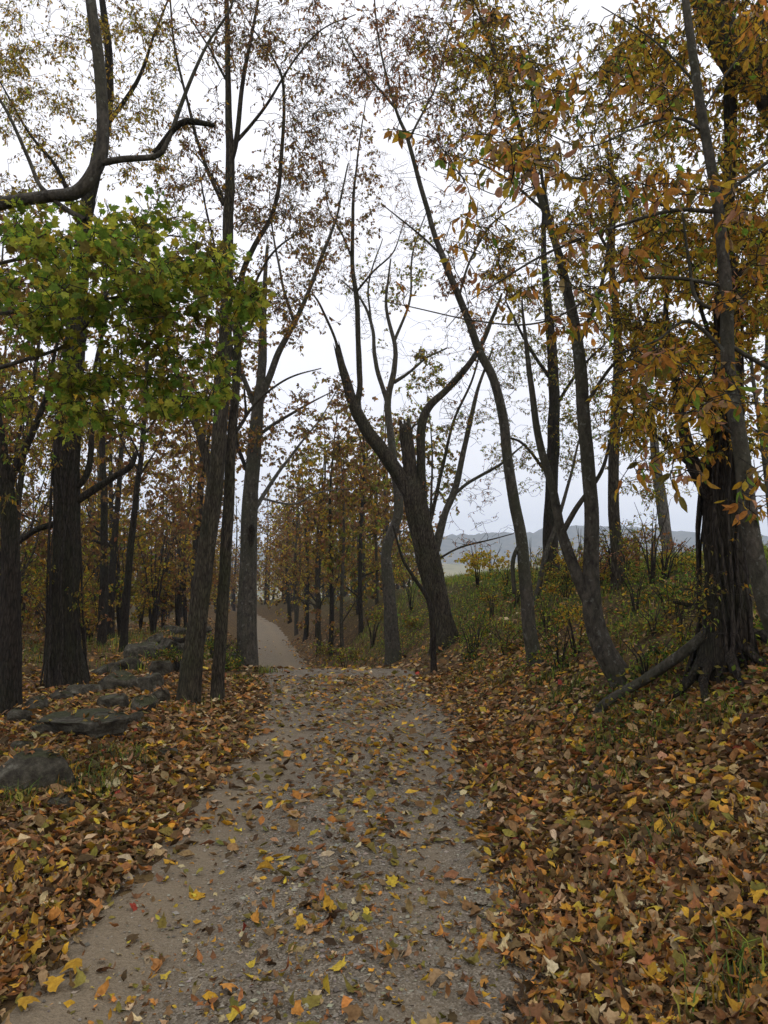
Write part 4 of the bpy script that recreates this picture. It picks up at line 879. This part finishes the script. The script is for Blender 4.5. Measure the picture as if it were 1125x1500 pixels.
# ------------------------------------------------------------------ litter, gravel, grass
PAL['litter'] = [('brown', 4), ('tan', 2.8), ('orange', 1.5), ('rust', 2.2), ('umber', 3.6), ('gold', 1.0), ('cream', .8), ('olive', 1.8), ('yellow', .35), ('redbrown', .3), ('red', .05)]
PAL['pathleaf'] = [('brown', 2.5), ('tan', 2.2), ('gold', 1.3), ('rust', 1.3), ('umber', 1.4), ('cream', .9), ('olive', 2.2), ('yellow', .8), ('orange', 1.0), ('redbrown', .5)]
def where(x, y):
    c, hw = P_CEN(y), P_HW(y); u = (x - c) / hw; return u
def accept(x, y):
    u = where(x, y); n = vn(x * 1.1, y * 1.1, 7.7); n2 = vn(x * 3, y * 3, 1.2)
    path = .07 + .07 * np.exp(-((u - .1) / .35) ** 2) + .07 * np.clip(n, 0, 1) + .10 * np.clip(n2, 0, 1) + .30 * sstep((y - 6) / 8) * (.6 + .4 * np.exp(-((u - .1) / .5) ** 2))
    path = path * np.clip(.7 + .3 * (u + 1.0) / .5, .7, 1)
    e = np.where(u > 0, sstep((u - .72 + .10 * n2) / .32), sstep((-u - .94 + .14 * n2) / .3))
    a = path * (1 - e) + e * 1.0
    r = x - P_CEN(y) - P_HW(y); l = P_CEN(y) - P_HW(y) - x
    a = a * np.where(r > 1.0, np.clip(1 - .95 * sstep((r - .8) / 1.4) * sstep((y - 5) / 3) + .35 * n, .08, 1), 1) * np.where(l > 2.6, np.clip(.8 + .5 * n, .2, 1), 1)
    a = np.where((y > 13) & (y < 17), np.maximum(a, np.where(u > -.1, .6, .3)), a)
    return a * np.where(y > 17, np.where(np.abs(u) < .7, .10, .75), 1)
def scatter(n, y0, y1, slack=.7):
    y = np.sqrt(rng.uniform(y0 ** 2, y1 ** 2, n)); x = rng.uniform(-1, 1, n) * (.53 * y + slack)
    k = rng.uniform(0, 1, n) < accept(x, y); return x[k], y[k]
def gnorm(x, y):
    e = .05; dx = (ground(x + e, y) - ground(x - e, y)) / (2 * e); dy = (ground(x, y + e) - ground(x, y - e)) / (2 * e)
    n = np.stack([-dx, -dy, np.ones_like(dx)], 1); return n / np.linalg.norm(n, axis=1)[:, None]
def lay(x, y, sz, tilt, lift):
    n = len(x); g = gnorm(x, y); nm = g + rng.normal(0, 1, (n, 3)) * tilt * np.array([1, 1, .2]); nm /= np.linalg.norm(nm, axis=1)[:, None]
    ax = rdir(n); ax[:, 2] *= .1; ax = ax - nm * (ax * nm).sum(1)[:, None]
    e = sstep((np.abs(where(x, y)) - .8) / .4)
    z = ground(x, y) + .006 + sz * .10 + lift * (.15 + .85 * e) * rng.uniform(0, 1, n); return np.stack([x, y, z], 1), ax, nm
S_LIT_HI = [sh_ovate(.24, .4, c, t, 4, .05) for c, t in ((1.2, .8), (-1.4, -.9), (2.0, 1.4), (-.7, .5), (.4, -.7))] + [sh_maple(c, u, .22) for c, u in ((1.1, .4), (-.9, .8), (.5, -1.1), (1.6, -.7))]
S_FRAG = [sh_fold(.35, .2, .2, .2), sh_fold(.2, .1, -.2), sh_rhomb(.45)]
S_LIT_6 = [sh_leaf6(.26, .14, .2, .08), sh_leaf6(.32, -.12, -.2, .1), sh_leaf6(.22, .2, -.3, -.1), sh_leaf6(.36, .1, .15, -.14), sh_leaf6(.3, .25, .3)]
S_LIT_MID = S_SMALL + [sh_fold(.3, .3, .25), sh_fold(.34, -.1, -.2, .1)]
lb = MB()
x, y = scatter(42000, 1.5, 4.4); u = where(x, y); sz = np.where(np.abs(u) < .85, rng.gamma(3.5, .0112, len(x)), rng.gamma(4.5, .0108, len(x))); sz = np.clip(sz, .02, .10)
big = np.zeros(len(x), bool)
yy = (CAM_Z - ground(x, y)) / y; inframe = (np.abs(x / y) < .49) & (yy < .58) & (rng.uniform(0, 1, len(x)) < .55)
idx = np.argsort(-(sz / np.hypot(y, 1.5)) * inframe)[:300]; big[idx] = True
P, ax, nm = lay(x, y, sz, .55, .035)
col = np.where((np.abs(u) < .85)[:, None], colours('pathleaf', len(x)), colours('litter', len(x)))
leaves(lb, S_LIT_HI, P[~big], ax[~big], nm[~big], sz[~big], col[~big])
bx, by, bs = x[big], y[big], sz[big]
x, y = scatter(32000, 1.5, 6.5); u = where(x, y); sz = rng.uniform(.01, .035, len(x)); P, ax, nm = lay(x, y, sz, .3, .03); leaves(lb, S_FRAG, P, ax, nm, sz, colours('litter', len(x)))
for n, y0, y1, shp, k in ((56000, 4.4, 8, S_LIT_6, .95), (70000, 8, 13, S_FAR + S_LIT_MID[:2], 1.0), (80000, 13, 45, S_FAR, 1.35)):
    x, y = scatter(n, y0, y1, 1.0); sz = np.clip(rng.gamma(6, .0112, len(x)), .03, .12) * k; P, ax, nm = lay(x, y, sz, .42, .03); u = where(x, y)
    leaves(lb, shp, P, ax, nm, sz, np.where((np.abs(u) < .85)[:, None], colours('pathleaf', len(x)), colours('litter', len(x))))
bpy.context.view_layer.update()
for o in ROCKS:
    co = np.array([(o.matrix_world @ v.co)[:] for v in list(o.data.vertices)[::3]]); no = np.array([(o.matrix_world.to_3x3() @ v.normal)[:] for v in list(o.data.vertices)[::3]]); k = np.where(no[:, 2] > .75 * np.linalg.norm(no, axis=1))[0]
    if len(k) == 0: continue
    k = rng.choice(k, min(len(k), int(rng.integers(22, 40)) if o.parent is None else int(rng.integers(6, 14)))); n = len(k)
    leaves(lb, S_LIT_HI, co[k] + np.array([0, 0, .02]), rdir(n) * np.array([1, 1, .1]), np.array([[0, 0, 1.0]]) + rng.normal(0, .2, (n, 3)), rng.uniform(.05, .09, n), colours('litter', n))
o = link('leaf_litter', lb.mesh('leaf_litter', M_LITTER)); o['kind'] = 'stuff'; tag(o, 'carpet of fallen brown and orange leaves along the path and under the trees', 'fallen leaves')

cw = dict(brown='brown', tan='tan', orange='orange', rust='rust coloured', gold='golden', cream='pale cream', olive='olive', yellow='yellow', redbrown='reddish brown', red='red', pink='pinkish', umber='dark brown')
P, ax, nm = lay(bx, by, bs, .28, .02); X3, Y3, Z3 = frames(ax, nm); cache = {}
pn = [('tan', 2), ('orange', 2), ('gold', 2), ('cream', 1.4), ('rust', 1.6), ('brown', 2), ('yellow', 1.2), ('olive', 1.2), ('redbrown', .7), ('red', .12)]
pw = np.array([w for _, w in pn]); pw /= pw.sum()
for q in range(len(bx)):
    cn = pn[rng.choice(len(pn), p=pw)][0]; si = int(rng.integers(0, len(S_LIT_HI))); V, F = S_LIT_HI[si]
    if (cn, si) not in cache:
        mb = MB(); mb.add(V.copy(), F, np.clip(np.array(C_[cn]) * rng.uniform(.8, 1.15), .01, .8)); cache[(cn, si)] = mb.mesh('fallen_leaf', M_LITTER)
    M3 = np.stack([X3[q], Y3[q], Z3[q]], 1) * bs[q]; low = (M3 @ V.T)[2].min(); u = float(where(bx[q], by[q]))
    gz = float(ground(bx[q], by[q])); zz = gz - low + (.004 if abs(u) < .85 else .018)
    o = link('fallen_leaf', cache[(cn, si)]); o.matrix_world = Matrix([(*M3[r_], (bx[q], by[q], zz)[r_]) for r_ in range(3)] + [(0, 0, 0, 1)])
    place = 'lying loose on the gravel path' if abs(u) < .85 else ('on the litter of the stone side verge' if u < 0 else 'on the litter at the foot of the bank')
    tag(o, f"{cw[cn]} {'pointed oval' if si < 5 else 'lobed'} fallen leaf {place}", 'fallen leaf', 'large fallen leaves near the path')

# gravel
pv = np.array([(1, 0, 0), (0, 1, 0), (-1, 0, 0), (0, -1, 0), (0, 0, .7), (0, 0, -.6), ], float); pf = np.array([(0, 1, 4), (1, 2, 4), (2, 3, 4), (3, 0, 4), (1, 0, 5), (2, 1, 5), (3, 2, 5), (0, 3, 5)])
n = 13000; y = np.sqrt(rng.uniform(1.8 ** 2, 6.5 ** 2, n)); x = P_CEN(y) + P_HW(y) * np.clip(rng.normal(.12, .5, n), -1.05, 1.05); k = (np.abs(x) < .53 * y + .4) & (vn(x * 2, y * 2, 4) > rng.uniform(-1.4, .5, n)); x, y = x[k], y[k]; n = len(x)
sz = np.clip(rng.gamma(3, .0022, n), .003, .02); a = rng.uniform(0, 6.28, n); W = pv[None] * (1 + .3 * rng.normal(size=(n, 6, 1))) * np.stack([sz, sz * rng.uniform(.6, 1, n), sz * rng.uniform(.5, .9, n)], 1)[:, None]
W = np.stack([W[..., 0] * np.cos(a)[:, None] - W[..., 1] * np.sin(a)[:, None], W[..., 0] * np.sin(a)[:, None] + W[..., 1] * np.cos(a)[:, None], W[..., 2]], -1) + np.stack([x, y, ground(x, y) + .004 + sz * .2], 1)[:, None]
gc = rng.uniform(.09, .30, (n, 1)) * np.array([1.12, 1, .78]) * (1 + .05 * rng.normal(size=(n, 3)))
gm = MB(); gm.add(W.reshape(-1, 3), (np.arange(n)[:, None, None] * 6 + pf[None]).reshape(-1, 3), np.repeat(gc, 6, 0)); o = link('gravel', gm.mesh('gravel', M_PEB, False)); o['kind'] = 'stuff'; tag(o, 'loose grey gravel and grit strewn over the path', 'gravel')

# grass and low weeds of the bank and verge
def blades(x, y, h, cols, mb, wid=.006, lean=.5):
    n = len(x); z = ground(x, y); a = rng.uniform(0, 6.28, n); d = np.stack([np.cos(a), np.sin(a), 0 * a], 1); s_ = np.stack([-np.sin(a), np.cos(a), 0 * a], 1) * wid
    b0 = np.stack([x, y, z - .01], 1); l1 = rng.uniform(.1, lean, (n, 1)) * h[:, None]; m1 = b0 + d * l1 * .35 + np.array([0, 0, 1]) * h[:, None] * .6; tp = b0 + d * l1 * 1.3 + np.array([0, 0, 1]) * h[:, None] * rng.uniform(.7, 1, (n, 1))
    V = np.stack([b0 - s_, b0 + s_, m1 - s_ * .8, m1 + s_ * .8, tp], 1).reshape(-1, 3); k = np.arange(n)[:, None, None] * 5
    mb.add(V, [(k + np.array([[0, 1, 3, 2]])[None]).reshape(-1, 4), (k + np.array([[2, 3, 4]])[None]).reshape(-1, 3)], np.repeat(cols, 5, 0))
PAL['grass'] = [('green', 4), ('ygreen', 2), ('dgreen', 2), ('olive', 2), ('tan', .5)]
gr = MB()
n = 54000; y = rng.uniform(6, 30, n); x = P_CEN(y) + P_HW(y) + rng.uniform(.3, 9, n); r = x - P_CEN(y) - P_HW(y)
p = sstep((r - .6) / 1.6) * .8 * np.clip(.55 + vn(x * .8, y * .8, 2.2) + .5 * vn(x * 2.5, y * 2.5, 5.5), 0, 1) + .9 * sstep((r - 3.4) / 1.0); k = (rng.uniform(0, 1, n) < p) & (np.abs(x / y) < .62)
x, y, r = x[k], y[k], r[k]; blades(x, y, rng.uniform(.08, .2, len(x)) + .22 * sstep((r - 3.2) / 1.2) * rng.uniform(.3, 1, len(x)), colours('grass', len(x)), gr, .006)
tufts = [(840, 1010), (700, 985), (740, 1000), (905, 1060), (960, 1080), (1000, 1060), (880, 1100), (905, 1150), (980, 1235), (1090, 1450), (800, 1000), (1060, 1060), (120, 1140), (170, 1110), (100, 1170), (150, 1160), (200, 1120), (60, 1120), (30, 1180), (390, 985), (360, 1000), (820, 1025), (680, 1000)]
for px, py in tufts:
    p = hit(px, py); n = 150; x = p[0] + rng.normal(0, .12, n); y = p[1] + rng.normal(0, .12, n); blades(x, y, rng.uniform(.05, .2, n), colours('weeds', n) * .8, gr, .004, .9)
n = 9000; y = rng.uniform(9, 30, n); x = P_CEN(y) - P_HW(y) - rng.uniform(.6, 9, n); k = (vn(x * .7, y * .7, 6) > .1); x, y = x[k], y[k]; blades(x, y, rng.uniform(.08, .3, len(x)), colours('weeds', len(x)), gr)
o = link('grass', gr.mesh('grass', M_GRASS)); o['kind'] = 'stuff'; tag(o, 'green grass and tufts covering the bank', 'grass')
gcv = MB()
n = 70000; y = rng.uniform(5.5, 26, n); x = P_CEN(y) + P_HW(y) + rng.uniform(.5, 6.5, n); r = x - P_CEN(y) - P_HW(y)
p = sstep((r - .5) / 1.2) * np.clip(.6 + 1.1 * vn(x * 1.1, y * 1.1, 12.2) + .4 * vn(x * 3.5, y * 3.5, 1.5), 0, 1); k = (rng.uniform(0, 1, n) < p) & (np.abs(x / y) < .6); x, y = x[k], y[k]; n = len(x)
leaves(gcv, S_FAR, np.stack([x, y, ground(x, y) + rng.uniform(.02, .22, n)], 1), rdir(n) * np.array([1, 1, .5]), rdir(n) + np.array([0, 0, 1.2]), rng.uniform(.025, .065, n), colours('weeds', n))
o = link('ground_cover', gcv.mesh('ground_cover', M_LEAF)); o['kind'] = 'stuff'; tag(o, 'low weedy ground cover of small green leaves on the bank slope', 'ground cover')

# ------------------------------------------------------------------ haze
m = bpy.data.materials.new('haze'); m.use_nodes = True; N = m.node_tree.nodes; L = m.node_tree.links
for nd in list(N): N.remove(nd)
out = N.new('ShaderNodeOutputMaterial'); pv_ = N.new('ShaderNodeVolumePrincipled'); pv_.inputs['Color'].default_value = (.70, .82, 1.0, 1); pv_.inputs['Density'].default_value = .00046; pv_.inputs['Anisotropy'].default_value = .2
L.new(pv_.outputs[0], out.inputs['Volume'])
hz = MB(); lo, hi = np.array([-1700, -400, -40.]), np.array([1700, 2700, 260.])
V = np.array([[(lo, hi)[a][0], (lo, hi)[b_][1], (lo, hi)[c][2]] for a in (0, 1) for b_ in (0, 1) for c in (0, 1)])
hz.add(V, np.array([(0, 1, 3, 2), (4, 6, 7, 5), (0, 4, 5, 1), (2, 3, 7, 6), (0, 2, 6, 4), (1, 5, 7, 3)]))
o = link('haze', hz.mesh('haze', m, False)); o['kind'] = 'stuff'
